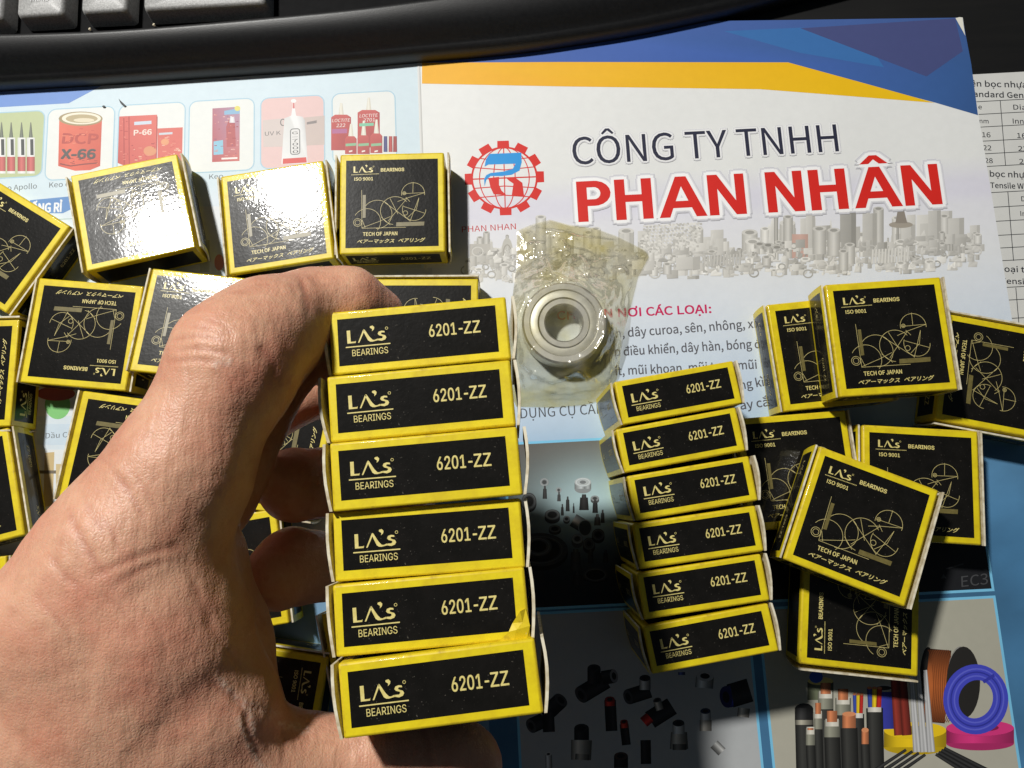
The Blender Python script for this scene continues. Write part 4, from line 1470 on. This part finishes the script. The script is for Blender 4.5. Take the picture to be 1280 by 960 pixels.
# ------------------------------------------------------------------ bearing and its plastic bag
m, nt, p = new_mat('bearing_steel')
nt.links.new(ramp(nt, tex_noise(nt, 300, 3), [(0.3, (0.56, 0.55, 0.52)), (0.7, (0.68, 0.67, 0.63))]), p.inputs['Base Color'])
p.inputs['Metallic'].default_value = 0.85
p.inputs['Roughness'].default_value = 0.42
MAT['steel'] = m
m, nt, p = new_mat('bearing_shield')
nt.links.new(ramp(nt, tex_noise(nt, 400, 3), [(0.3, (0.62, 0.61, 0.55)), (0.7, (0.74, 0.73, 0.66))]), p.inputs['Base Color'])
p.inputs['Metallic'].default_value = 0.6
p.inputs['Roughness'].default_value = 0.5
MAT['shield'] = m


def lathe(name, prof, mat, n=64, closed=True):
    v, f = [], []
    k = len(prof)
    for i in range(n):
        a = 2 * math.pi * i / n
        for r, z in prof:
            v.append((r * math.cos(a), r * math.sin(a), z))
    for i in range(n):
        for j in range(k if closed else k - 1):
            a, b = i * k + j, i * k + (j + 1) % k
            c, d = ((i + 1) % n) * k + (j + 1) % k, ((i + 1) % n) * k + j
            f.append((a, d, c, b))
    me = make_mesh(name, v, f, mat)
    bm = bmesh.new(); bm.from_mesh(me); bmesh.ops.recalc_face_normals(bm, faces=bm.faces[:]); bm.to_mesh(me); bm.free()
    for pl in me.polygons:
        pl.use_smooth = True
    try:
        me.set_sharp_from_angle(angle=math.radians(35))
    except Exception:
        pass
    return me


BC = at(704, 404, 9.0)
BH = 9.6
be = empty('ball_bearing', (BC[0], BC[1], .35), euler3(0, 1.5, 0))
tag(be, 'round steel ball bearing inside the clear plastic bag', 'bearing')
RO = 15.2
link_mesh('outer_ring', lathe('outer_ring', [(RO - .7, 0), (RO, .7), (RO, BH - .7), (RO - .7, BH), (RO - 2.6, BH), (RO - 2.9, BH - .4), (RO - 2.9, .4), (RO - 2.6, 0)], MAT['steel']), be)
link_mesh('shield', lathe('shield', [(RO - 3.0, BH - .5), (RO - 3.4, BH - .25), (9.6, BH - .25), (9.3, BH - .8), (9.3, .8), (RO - 3.0, .8)], MAT['shield']), be)
link_mesh('inner_ring', lathe('inner_ring', [(9.1, BH - .4), (8.9, BH - .2), (7.2, BH - .2), (6.7, BH - .8), (6.7, .6), (7.2, 0), (8.9, 0), (9.1, .2)], MAT['steel']), be)

m, nt, p = new_mat('clear_film')
nt.nodes.remove(p)
tr = N(nt, 'ShaderNodeBsdfTransparent'); tr.inputs[0].default_value = (0.96, 0.95, 0.90, 1)
gl = N(nt, 'ShaderNodeBsdfGlossy'); gl.inputs['Roughness'].default_value = 0.13; gl.inputs[0].default_value = (1, .98, .92, 1)
df = N(nt, 'ShaderNodeBsdfDiffuse')
nt.links.new(ramp(nt, tex_noise(nt, 55, 3), [(0.42, (0.74, 0.73, 0.66)), (0.60, (0.66, 0.56, 0.12))]), df.inputs[0])  # yellow patches: reflection of the yellow boxes painted into the film
lw = N(nt, 'ShaderNodeFresnel'); lw.inputs['IOR'].default_value = 1.45
m1 = N(nt, 'ShaderNodeMixShader'); m2 = N(nt, 'ShaderNodeMixShader')
hz_f = ramp(nt, tex_noise(nt, 90, 4), [(0.38, (0.05, 0.05, 0.05)), (0.68, (0.22, 0.22, 0.22))])
nt.links.new(hz_f, m1.inputs[0]); nt.links.new(tr.outputs[0], m1.inputs[1]); nt.links.new(df.outputs[0], m1.inputs[2])
mn = N(nt, 'ShaderNodeMath', operation='MINIMUM'); mn.inputs[1].default_value = .34
nt.links.new(lw.outputs[0], mn.inputs[0]); nt.links.new(mn.outputs[0], m2.inputs[0]); nt.links.new(m1.outputs[0], m2.inputs[1]); nt.links.new(gl.outputs[0], m2.inputs[2])
nb = bump(nt, tex_noise(nt, 200, 3), 0.0004)
nt.links.new(nb, gl.inputs['Normal'])
nt.links.new(m2.outputs[0], nt.nodes['Material Output'].inputs['Surface'])
MAT['film'] = m


FOLDS = [[(648, 352), (682, 344), (712, 363)], [(650, 352), (654, 374), (690, 366), (714, 362)], [(656, 312), (664, 304), (676, 305), (684, 344)], [(700, 292), (702, 302), (709, 312)], [(712, 288), (720, 302)],
         [(778, 336), (796, 322), (808, 314)], [(725, 322), (732, 340), (740, 354)], [(660, 282), (690, 288), (730, 296), (768, 300)], [(780, 380), (786, 356), (796, 340)], [(642, 480), (668, 470), (690, 478), (720, 468), (760, 478)],
         [(650, 496), (690, 490), (740, 494)], [(700, 474), (712, 490)], [(728, 470), (736, 488)], [(655, 470), (660, 492)], [(642, 420), (648, 396), (656, 380)], [(745, 330), (770, 322)]]


def film_bag(name, outline_px, bump_at, label, seed, amp=2.2, hmax=10.5, n=64, rr=15.5):
    """a soft clear pouch: upper and lower film, crumpled; outline is where its rim lies on the page"""
    pts = np.array([at(a, b, 1.0)[:2] for a, b in outline_px])
    cen = pts.mean(0)
    ang = np.linspace(0, 1, (161 if bump_at is not None else 81))[:-1]
    rim = []
    L = np.concatenate([[0], np.cumsum(np.linalg.norm(np.diff(np.vstack([pts, pts[:1]]), axis=0), axis=1))])
    for t in ang:
        s_ = t * L[-1]
        k = min(np.searchsorted(L, s_, side='right') - 1, len(pts) - 1)
        u = (s_ - L[k]) / (L[k + 1] - L[k])
        rim.append(pts[k] * (1 - u) + pts[(k + 1) % len(pts)] * u)
    rim = np.array(rim)
    nr = 70 if bump_at is not None else 30
    v, f = [], []
    na = len(rim)
    sd = Vector((seed * 13.1, seed * 7.7, 0))

    ridges = [np.array([at(a, b, 3.0)[:2] for a, b in pl]) for pl in FOLDS] if bump_at is not None else []

    def fold(x, y):
        q = Vector((x * .075, y * .075, 0)) + sd
        w_ = Vector((mnoise.noise(q * 1.3), mnoise.noise(q * 1.3 + Vector((9, 2, 1))), 0)) * .7
        z = 0.0
        for k, am in ((.9, .8), (2.1, .42), (4.6, .2)):
            z += am * (1 - 2.4 * abs(mnoise.noise(q * k + w_ * k)))
        for pl in ridges:
            for a, b in zip(pl[:-1], pl[1:]):
                ba = b - a
                t = max(0, min(1, ((x - a[0]) * ba[0] + (y - a[1]) * ba[1]) / (ba @ ba)))
                d = math.hypot(x - a[0] - t * ba[0], y - a[1] - t * ba[1])
                if d < 1.6:
                    z += .85 * (1 - d / 1.6)
        return z

    for side in (1, 0):
        for j in range(nr + 1):
            r_ = j / nr
            for i in range(na):
                x, y = cen * (1 - r_) + rim[i] * r_
                edge = min(1.0, (1 - r_) * 2.4)
                if side:
                    z = .5
                    if bump_at is not None:
                        d = math.hypot(x - bump_at[0], y - bump_at[1])
                        z += hmax * max(0.0, 1 - max(0, d - rr) / 13.0) ** 1.3
                        puff = 1.1 * edge * (1 - max(0.0, 1 - max(0, d - rr) / 9.0))
                    else:
                        puff = hmax * edge
                        d = 99
                    k_ = .12 + .88 * min(1.0, max(0.0, (d - rr + 4) / 6))
                    z += puff + amp * k_ * fold(x, y) * (.22 + .78 * edge)
                else:
                    z = .12 + .1 * edge
                v.append((x, y, max(z, .15 if side else .1)))
    for side in (1, 0):
        o = 0 if side else (nr + 1) * na
        for j in range(nr):
            for i in range(na):
                a, b = o + j * na + i, o + j * na + (i + 1) % na
                c, d = o + (j + 1) * na + (i + 1) % na, o + (j + 1) * na + i
                f.append((a, d, c, b) if side else (a, b, c, d))
    me = make_mesh(name, v, f, MAT['film'], smooth=True)
    o = link_mesh(name, me)
    tag(o, label, 'bag')
    return o


film_bag('plastic_bag', [(646, 288), (668, 279), (688, 274), (712, 281), (742, 284), (770, 294), (806, 312), (812, 320), (798, 345), (790, 378), (778, 420), (772, 470), (764, 497), (730, 506), (690, 509), (645, 508), (634, 480), (632, 440), (640, 380), (646, 330)],
         BC, 'crumpled clear plastic bag around the bearing, beside the held stack', 3, amp=1.5)
film_bag('plastic_bag', [(300, 585), (335, 578), (352, 620), (346, 660), (315, 668), (292, 640)], None, 'scrap of crumpled clear plastic seen through the gap inside the hand', 8, amp=3.0, hmax=4.0)

# ------------------------------------------------------------------ hand
m, nt, p = new_mat('skin')
big = tex_noise(nt, 42, 4, .6)
mid = tex_noise(nt, 260, 4, .65)
c1 = ramp(nt, big, [(0.30, (0.58, 0.262, 0.170)), (0.48, (0.68, 0.380, 0.250)), (0.68, (0.64, 0.285, 0.188))])
c2 = ramp(nt, mid, [(0.30, (0.86, 0.80, 0.78)), (0.5, (1, 1, 1)), (0.72, (0.95, 0.88, 0.86))])
mx = N(nt, 'ShaderNodeMix', data_type='RGBA', blend_type='MULTIPLY')
mx.inputs['Factor'].default_value = 0.8
nt.links.new(c1, mx.inputs['A']); nt.links.new(c2, mx.inputs['B'])
dry = N(nt, 'ShaderNodeAttribute', attribute_name='Dry')
mx2 = N(nt, 'ShaderNodeMix', data_type='RGBA')
nt.links.new(dry.outputs['Fac'], mx2.inputs['Factor'])
nt.links.new(mx.outputs['Result'], mx2.inputs['A'])
mx2.inputs['B'].default_value = (0.80, 0.60, 0.48, 1)
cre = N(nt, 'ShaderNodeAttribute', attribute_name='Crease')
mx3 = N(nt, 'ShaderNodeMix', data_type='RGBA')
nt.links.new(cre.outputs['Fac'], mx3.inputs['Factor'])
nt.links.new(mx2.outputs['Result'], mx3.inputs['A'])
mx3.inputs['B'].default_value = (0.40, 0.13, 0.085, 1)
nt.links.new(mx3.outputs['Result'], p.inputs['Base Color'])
p.inputs['Subsurface Weight'].default_value = 0.22
p.inputs['Subsurface Radius'].default_value = (1.0, 0.32, 0.16)
p.inputs['Subsurface Scale'].default_value = 0.0022
p.inputs['Roughness'].default_value = 0.46
p.inputs['Specular IOR Level'].default_value = 0.42
tc = N(nt, 'ShaderNodeTexCoord')
vo = N(nt, 'ShaderNodeTexVoronoi', feature='DISTANCE_TO_EDGE')
vo.inputs['Scale'].default_value = 1350
wn = N(nt, 'ShaderNodeTexNoise'); wn.inputs['Scale'].default_value = 500
va = N(nt, 'ShaderNodeVectorMath', operation='MULTIPLY_ADD')
va.inputs[1].default_value = (0.0009,) * 3
nt.links.new(tc.outputs['Object'], wn.inputs['Vector'])
nt.links.new(wn.outputs['Color'], va.inputs[0]); nt.links.new(tc.outputs['Object'], va.inputs[2])
nt.links.new(va.outputs[0], vo.inputs['Vector'])
vr = ramp(nt, vo.outputs['Distance'], [(0.0, (0, 0, 0)), (0.30, (1, 1, 1))])
mpv = N(nt, 'ShaderNodeMapping'); mpv.inputs['Rotation'].default_value = (0, 0, math.radians(62)); mpv.inputs['Scale'].default_value = (1.0, 0.22, 0.6)
nt.links.new(tc.outputs['Object'], mpv.inputs['Vector'])
ns = N(nt, 'ShaderNodeTexNoise'); ns.inputs['Scale'].default_value = 620; ns.inputs['Detail'].default_value = 4
nt.links.new(mpv.outputs[0], ns.inputs['Vector'])
n1 = bump(nt, vr, 0.00005, .7)
n2 = bump(nt, ns.outputs['Fac'], 0.00020, 0.8, n1)
mpw = N(nt, 'ShaderNodeMapping'); mpw.inputs['Rotation'].default_value = (0, 0, math.radians(-28)); mpw.inputs['Scale'].default_value = (1.0, 0.2, 0.5)
nt.links.new(tc.outputs['Object'], mpw.inputs['Vector'])
nw = N(nt, 'ShaderNodeTexNoise'); nw.inputs['Scale'].default_value = 900; nw.inputs['Detail'].default_value = 3
nt.links.new(mpw.outputs[0], nw.inputs['Vector'])
n2 = bump(nt, nw.outputs['Fac'], 0.00018, 0.8, n2)
n3 = bump(nt, mid, 0.0003, .6, n2)
nt.links.new(n3, p.inputs['Normal'])
MAT['skin'] = m

# joints: (photo pixel x, y, distance from the lens in mm, radius in mm)
INDEX = [[(118, 772, 144, 17.6), (170, 690, 144, 15.0), (225, 592, 146, 12.5), (296, 452, 150, 11.7)],
         [(296, 452, 150, 11.7), (335, 414, 158, 10.6), (392, 391, 169, 8.8)],
         [(392, 391, 169, 8.8), (440, 378, 171, 6.6), (482, 388, 175, 4.3)],
         [(392, 391, 177, 8.6), (440, 383, 182, 6.5), (478, 390, 186, 4.7)]]
PALM = [[(118, 772, 144, 17.6), (60, 900, 150, 20.5), (-60, 1090, 160, 25.0)],
        [(170, 690, 145, 15.0), (205, 790, 145, 14.2), (262, 880, 147, 10.9), (305, 965, 150, 11.5)],
        [(205, 790, 143, 14), (140, 890, 146, 19), (60, 1010, 152, 24), (-60, 1140, 160, 26)],
        [(258, 880, 147, 11.5), (190, 960, 147, 16), (100, 1060, 154, 20)],
        [(140, 800, 148, 17), (60, 920, 158, 20), (-40, 1040, 170, 24)],
        [(240, 700, 160, 11.5), (270, 800, 164, 10.5), (300, 880, 164, 9.5)],
        [(150, 740, 165, 15), (90, 900, 178, 18), (-20, 1060, 182, 22)],
        [(130, 690, 172, 13), (80, 850, 190, 15)]]
THUMB = [[(190, 1000, 149, 15), (300, 976, 152, 12.2), (390, 968, 158, 10.6)],
         [(390, 968, 158, 10.6), (480, 947, 162, 9.4), (556, 950, 165, 8.8), (588, 958, 166, 7.4)]]
MIDDLE = [[(170, 740, 170, 12), (262, 620, 172, 10.2), (345, 450, 178, 9.8), (392, 425, 186, 9.4)],
          [(392, 425, 186, 9.4), (470, 480, 208, 8.8), (500, 560, 216, 8.6)],
          [(500, 560, 216, 8.6), (440, 600, 205, 9.2), (368, 606, 188, 9.6)]]
RING = [[(150, 800, 190, 12), (230, 690, 196, 9.4), (322, 520, 206, 8.8), (420, 470, 216, 8.6)],
        [(420, 470, 216, 8.6), (500, 580, 226, 8.4), (500, 680, 222, 8.4)],
        [(500, 680, 222, 8.4), (440, 708, 206, 9.0), (366, 708, 190, 9.4)],
        [(366, 708, 190, 9.4), (345, 722, 184, 8.4)]]


def chain_sdf(chains, k):
    out = np.full(tuple(dims), 60.0, dtype=np.float32)
    for ch in chains:
        pts = [(atZ(x, y, z), r) for x, y, z, r in ch]
        for (a, ra), (b, rb) in zip(pts, pts[1:]):
            m_ = max(ra, rb) + 9
            i0 = np.clip(np.floor((np.minimum(a, b) - m_ - lo) / VX).astype(int), 0, dims)
            i1 = np.clip(np.ceil((np.maximum(a, b) + m_ - lo) / VX).astype(int), 0, dims)
            if (i1 <= i0).any():
                continue
            X, Y, Z_ = np.meshgrid(*[ax[q][i0[q]:i1[q]].astype(np.float32) for q in range(3)], indexing='ij', sparse=True)
            ba = b - a
            t = np.clip(((X - a[0]) * ba[0] + (Y - a[1]) * ba[1] + (Z_ - a[2]) * ba[2]) / ba.dot(ba), 0, 1)
            d = np.sqrt((X - a[0] - t * ba[0]) ** 2 + (Y - a[1] - t * ba[1]) ** 2 + (Z_ - a[2] - t * ba[2]) ** 2) - (ra + (rb - ra) * t)
            sl = tuple(slice(i0[q], i1[q]) for q in range(3))
            out[sl] = smin(out[sl], d, k)
    return out


def smin(a, b, k):
    h = np.clip(.5 + .5 * (a - b) / k, 0, 1)
    return a + (b - a) * h - k * h * (1 - h)


allj = np.array([atZ(x, y, z) for grp in (INDEX, PALM, THUMB, MIDDLE, RING) for ch in grp for x, y, z, r in ch])
lo, hi = allj.min(0) - 14, allj.max(0) + 26
lo[0] = max(lo[0], -150); lo[1] = max(lo[1], -165)
VX = 1.15
dims = np.ceil((hi - lo) / VX).astype(int)
ax = [lo[i] + VX * np.arange(dims[i]) for i in range(3)]
D = chain_sdf(INDEX + PALM + THUMB, 6.5)
D = smin(D, chain_sdf(MIDDLE, 3.0), 2.0)
D = smin(D, chain_sdf(RING, 3.0), 1.6)
# close the wrist just outside the picture
D = np.maximum(D, np.maximum(lo[0] + 4 - ax[0][:, None, None], lo[1] + 4 - ax[1][None, :, None]))


def surface_nets(D, lo, h):
    sg = D < 0
    nx, ny, nz = D.shape
    cell = np.zeros((nx - 1, ny - 1, nz - 1), dtype=np.int8)
    corners = [(i, j, k) for i in (0, 1) for j in (0, 1) for k in (0, 1)]
    for i, j, k in corners:
        cell += sg[i:nx - 1 + i, j:ny - 1 + j, k:nz - 1 + k]
    act = (cell > 0) & (cell < 8)
    idx = -np.ones(act.shape, dtype=np.int64)
    cells = np.argwhere(act)
    idx[act] = np.arange(len(cells))
    acc = np.zeros((len(cells), 3)); cnt = np.zeros(len(cells))
    for i, j, k in corners:
        for axx in range(3):
            c0 = np.array((i, j, k))
            if c0[axx] == 1:
                continue
            c1_ = c0.copy(); c1_[axx] = 1
            a = D[tuple((cells + c0).T)]; b = D[tuple((cells + c1_).T)]
            cr = (a < 0) != (b < 0)
            t = np.where(cr, a / np.where(a - b == 0, 1, a - b), 0)
            pt = cells + c0
            pt = pt.astype(float); pt[:, axx] += t
            acc[cr] += pt[cr]; cnt[cr] += 1
    V = lo + h * acc / cnt[:, None]
    F = []
    for axx in range(3):
        sl0 = [slice(None)] * 3; sl1 = [slice(None)] * 3
        sl0[axx] = slice(0, -1); sl1[axx] = slice(1, None)
        ch = sg[tuple(sl0)] != sg[tuple(sl1)]
        e_ = np.argwhere(ch)
        o1, o2 = [q for q in range(3) if q != axx]
        ok = (e_[:, o1] > 0) & (e_[:, o2] > 0) & (e_[:, o1] < D.shape[o1] - 1) & (e_[:, o2] < D.shape[o2] - 1)
        e_ = e_[ok]
        q = []
        for d1, d2 in ((1, 1), (0, 1), (0, 0), (1, 0)):
            c = e_.copy(); c[:, o1] -= d1; c[:, o2] -= d2
            q.append(idx[tuple(c.T)])
        q = np.stack(q, -1)
        ins = sg[tuple(e_.T)]
        fl_ = ins if axx != 1 else ~ins
        q[~fl_] = q[~fl_][:, ::-1]
        F.append(q)
    return V, np.concatenate(F)


HV, HF = surface_nets(D, lo.astype(float), VX)
nb_sum = np.zeros_like(HV); nb_c = np.zeros(len(HV))
for it in range(3):
    nb_sum[:] = 0; nb_c[:] = 0
    for a, b in ((0, 1), (1, 2), (2, 3), (3, 0)):
        np.add.at(nb_sum, HF[:, a], HV[HF[:, b]]); np.add.at(nb_c, HF[:, a], 1)
        np.add.at(nb_sum, HF[:, b], HV[HF[:, a]]); np.add.at(nb_c, HF[:, b], 1)
    HV = HV * .45 + .55 * nb_sum / nb_c[:, None]
me = make_mesh('hand', HV, HF, MAT['skin'], smooth=True)
tmp = link_mesh('hand', me)
sub = tmp.modifiers.new('s', 'SUBSURF'); sub.levels = 1; sub.render_levels = 1
bpy.context.view_layer.update()
me2 = bpy.data.meshes.new_from_object(tmp.evaluated_get(bpy.context.evaluated_depsgraph_get()))
bpy.data.objects.remove(tmp)
nv = len(me2.vertices)
co = np.zeros(nv * 3); me2.vertices.foreach_get('co', co); co = co.reshape(-1, 3) / S
no = np.zeros(nv * 3); me2.vertices.foreach_get('normal', no); no = no.reshape(-1, 3)
uv = proj(co)
dep = -((co - CAM) @ ROT)[:, 2]
disp = np.zeros(nv)
dryv = np.zeros(nv)
crev = np.zeros(nv)


def seg_dist(uv, pl):
    pl = resample(pl, len(pl) * 5)
    best = np.full(len(uv), 1e9); tb = np.zeros(len(uv))
    ok = np.where((uv > pl.min(0) - 30).all(1) & (uv < pl.max(0) + 30).all(1))[0]
    w = uv[ok]
    bs, tt = best[ok], tb[ok]
    for k, (a, b) in enumerate(zip(pl[:-1], pl[1:])):
        ba = b - a
        t = np.clip(((w - a) @ ba) / (ba @ ba), 0, 1)
        d = np.linalg.norm(w - (a + t[:, None] * ba), axis=1)
        m_ = d < bs
        bs[m_] = d[m_]; tt[m_] = (k + t[m_]) / (len(pl) - 1)
    best[ok] = bs; tb[ok] = tt
    return best, tb


# skin creases (photo pixels), depth mm, width px
CREASES = [
    ([(322, 430), (338, 448), (348, 474)], .7, 9),
    ([(212, 426), (248, 420), (286, 428)], .30, 3.5), ([(218, 438), (252, 436), (288, 443)], .34, 3.5), ([(206, 452), (246, 449), (280, 455)], .28, 3.5), ([(236, 408), (262, 411), (288, 422)], .26, 3.5), ([(258, 398), (280, 408), (294, 424)], .26, 3.5),
    ([(372, 344), (381, 364), (386, 396)], .42, 5), ([(362, 350), (370, 368)], .2, 3),
    ([(135, 582), (160, 614), (184, 652)], .34, 4), ([(104, 622), (120, 650), (132, 668)], .30, 4), ([(84, 634), (100, 668), (122, 706), (142, 726)], .45, 5), ([(166, 588), (188, 622), (200, 640)], .22, 3.5), ([(122, 640), (140, 664), (150, 690)], .3, 4),
    ([(112, 724), (146, 706), (192, 690), (232, 680)], .34, 4.5), ([(142, 736), (170, 716), (212, 700)], .26, 4), ([(60, 690), (84, 720), (110, 740)], .3, 5), ([(128, 744), (150, 760), (170, 788)], .22, 4),
    ([(214, 680), (230, 694), (242, 714)], .2, 6), ([(232, 708), (250, 750), (280, 810), (312, 846)], .22, 5), ([(262, 850), (290, 872), (320, 884), (346, 890)], .35, 5), ([(305, 890), (312, 920), (330, 955)], .3, 4), ([(285, 860), (300, 880), (312, 905)], .3, 4),
    ([(445, 905), (450, 935), (452, 960)], .2, 4), ([(525, 905), (535, 930), (538, 960)], .3, 5), ([(352, 905), (356, 930), (352, 960)], .2, 4),
    ([(120, 570), (145, 588), (170, 622)], .16, 3), ([(40, 740), (70, 770), (96, 812)], .2, 5), ([(180, 760), (200, 790), (210, 830)], .14, 4),
]
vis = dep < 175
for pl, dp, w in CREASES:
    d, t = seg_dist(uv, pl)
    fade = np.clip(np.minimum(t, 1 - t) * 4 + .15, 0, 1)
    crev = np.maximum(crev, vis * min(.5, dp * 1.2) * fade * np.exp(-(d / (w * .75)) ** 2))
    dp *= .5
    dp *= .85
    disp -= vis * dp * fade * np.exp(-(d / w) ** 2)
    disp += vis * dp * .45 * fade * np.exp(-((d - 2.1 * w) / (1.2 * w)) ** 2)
for i in range(nv):
    q = Vector(co[i])
    disp[i] += .42 * mnoise.noise(q * .11) + .13 * mnoise.noise(q * .3) + .03 * mnoise.noise(q * .8)
# dry flaky patches
for pl in ([(272, 846), (292, 868), (310, 888), (318, 915)], [(300, 872), (318, 884), (346, 892)], [(270, 455), (280, 450), (287, 453)], [(350, 905), (368, 908), (384, 912)], [(300, 900), (312, 930), (326, 958)]):
    d, t = seg_dist(uv, pl)
    nz_ = np.array([mnoise.noise(Vector((a * .35, b * .35, 2))) if dd < 16 else 0 for (a, b), dd in zip(uv, d)])
    dryv = np.maximum(dryv, vis * np.clip(np.exp(-(d / 4.5) ** 2) * (.45 + 1.4 * nz_), 0, .75))
disp += .18 * dryv
co2 = (co + no * disp[:, None]) * S
me2.vertices.foreach_set('co', co2.ravel())
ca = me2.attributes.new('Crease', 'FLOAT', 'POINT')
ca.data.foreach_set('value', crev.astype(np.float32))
ca = me2.attributes.new('Dry', 'FLOAT', 'POINT')
ca.data.foreach_set('value', dryv.astype(np.float32))
me2.polygons.foreach_set('use_smooth', np.ones(len(me2.polygons), dtype=bool))
me2.update()
hand = link_mesh('hand', me2)
tag(hand, 'bare left hand gripping a stack of six boxes between index finger and thumb', 'hand')
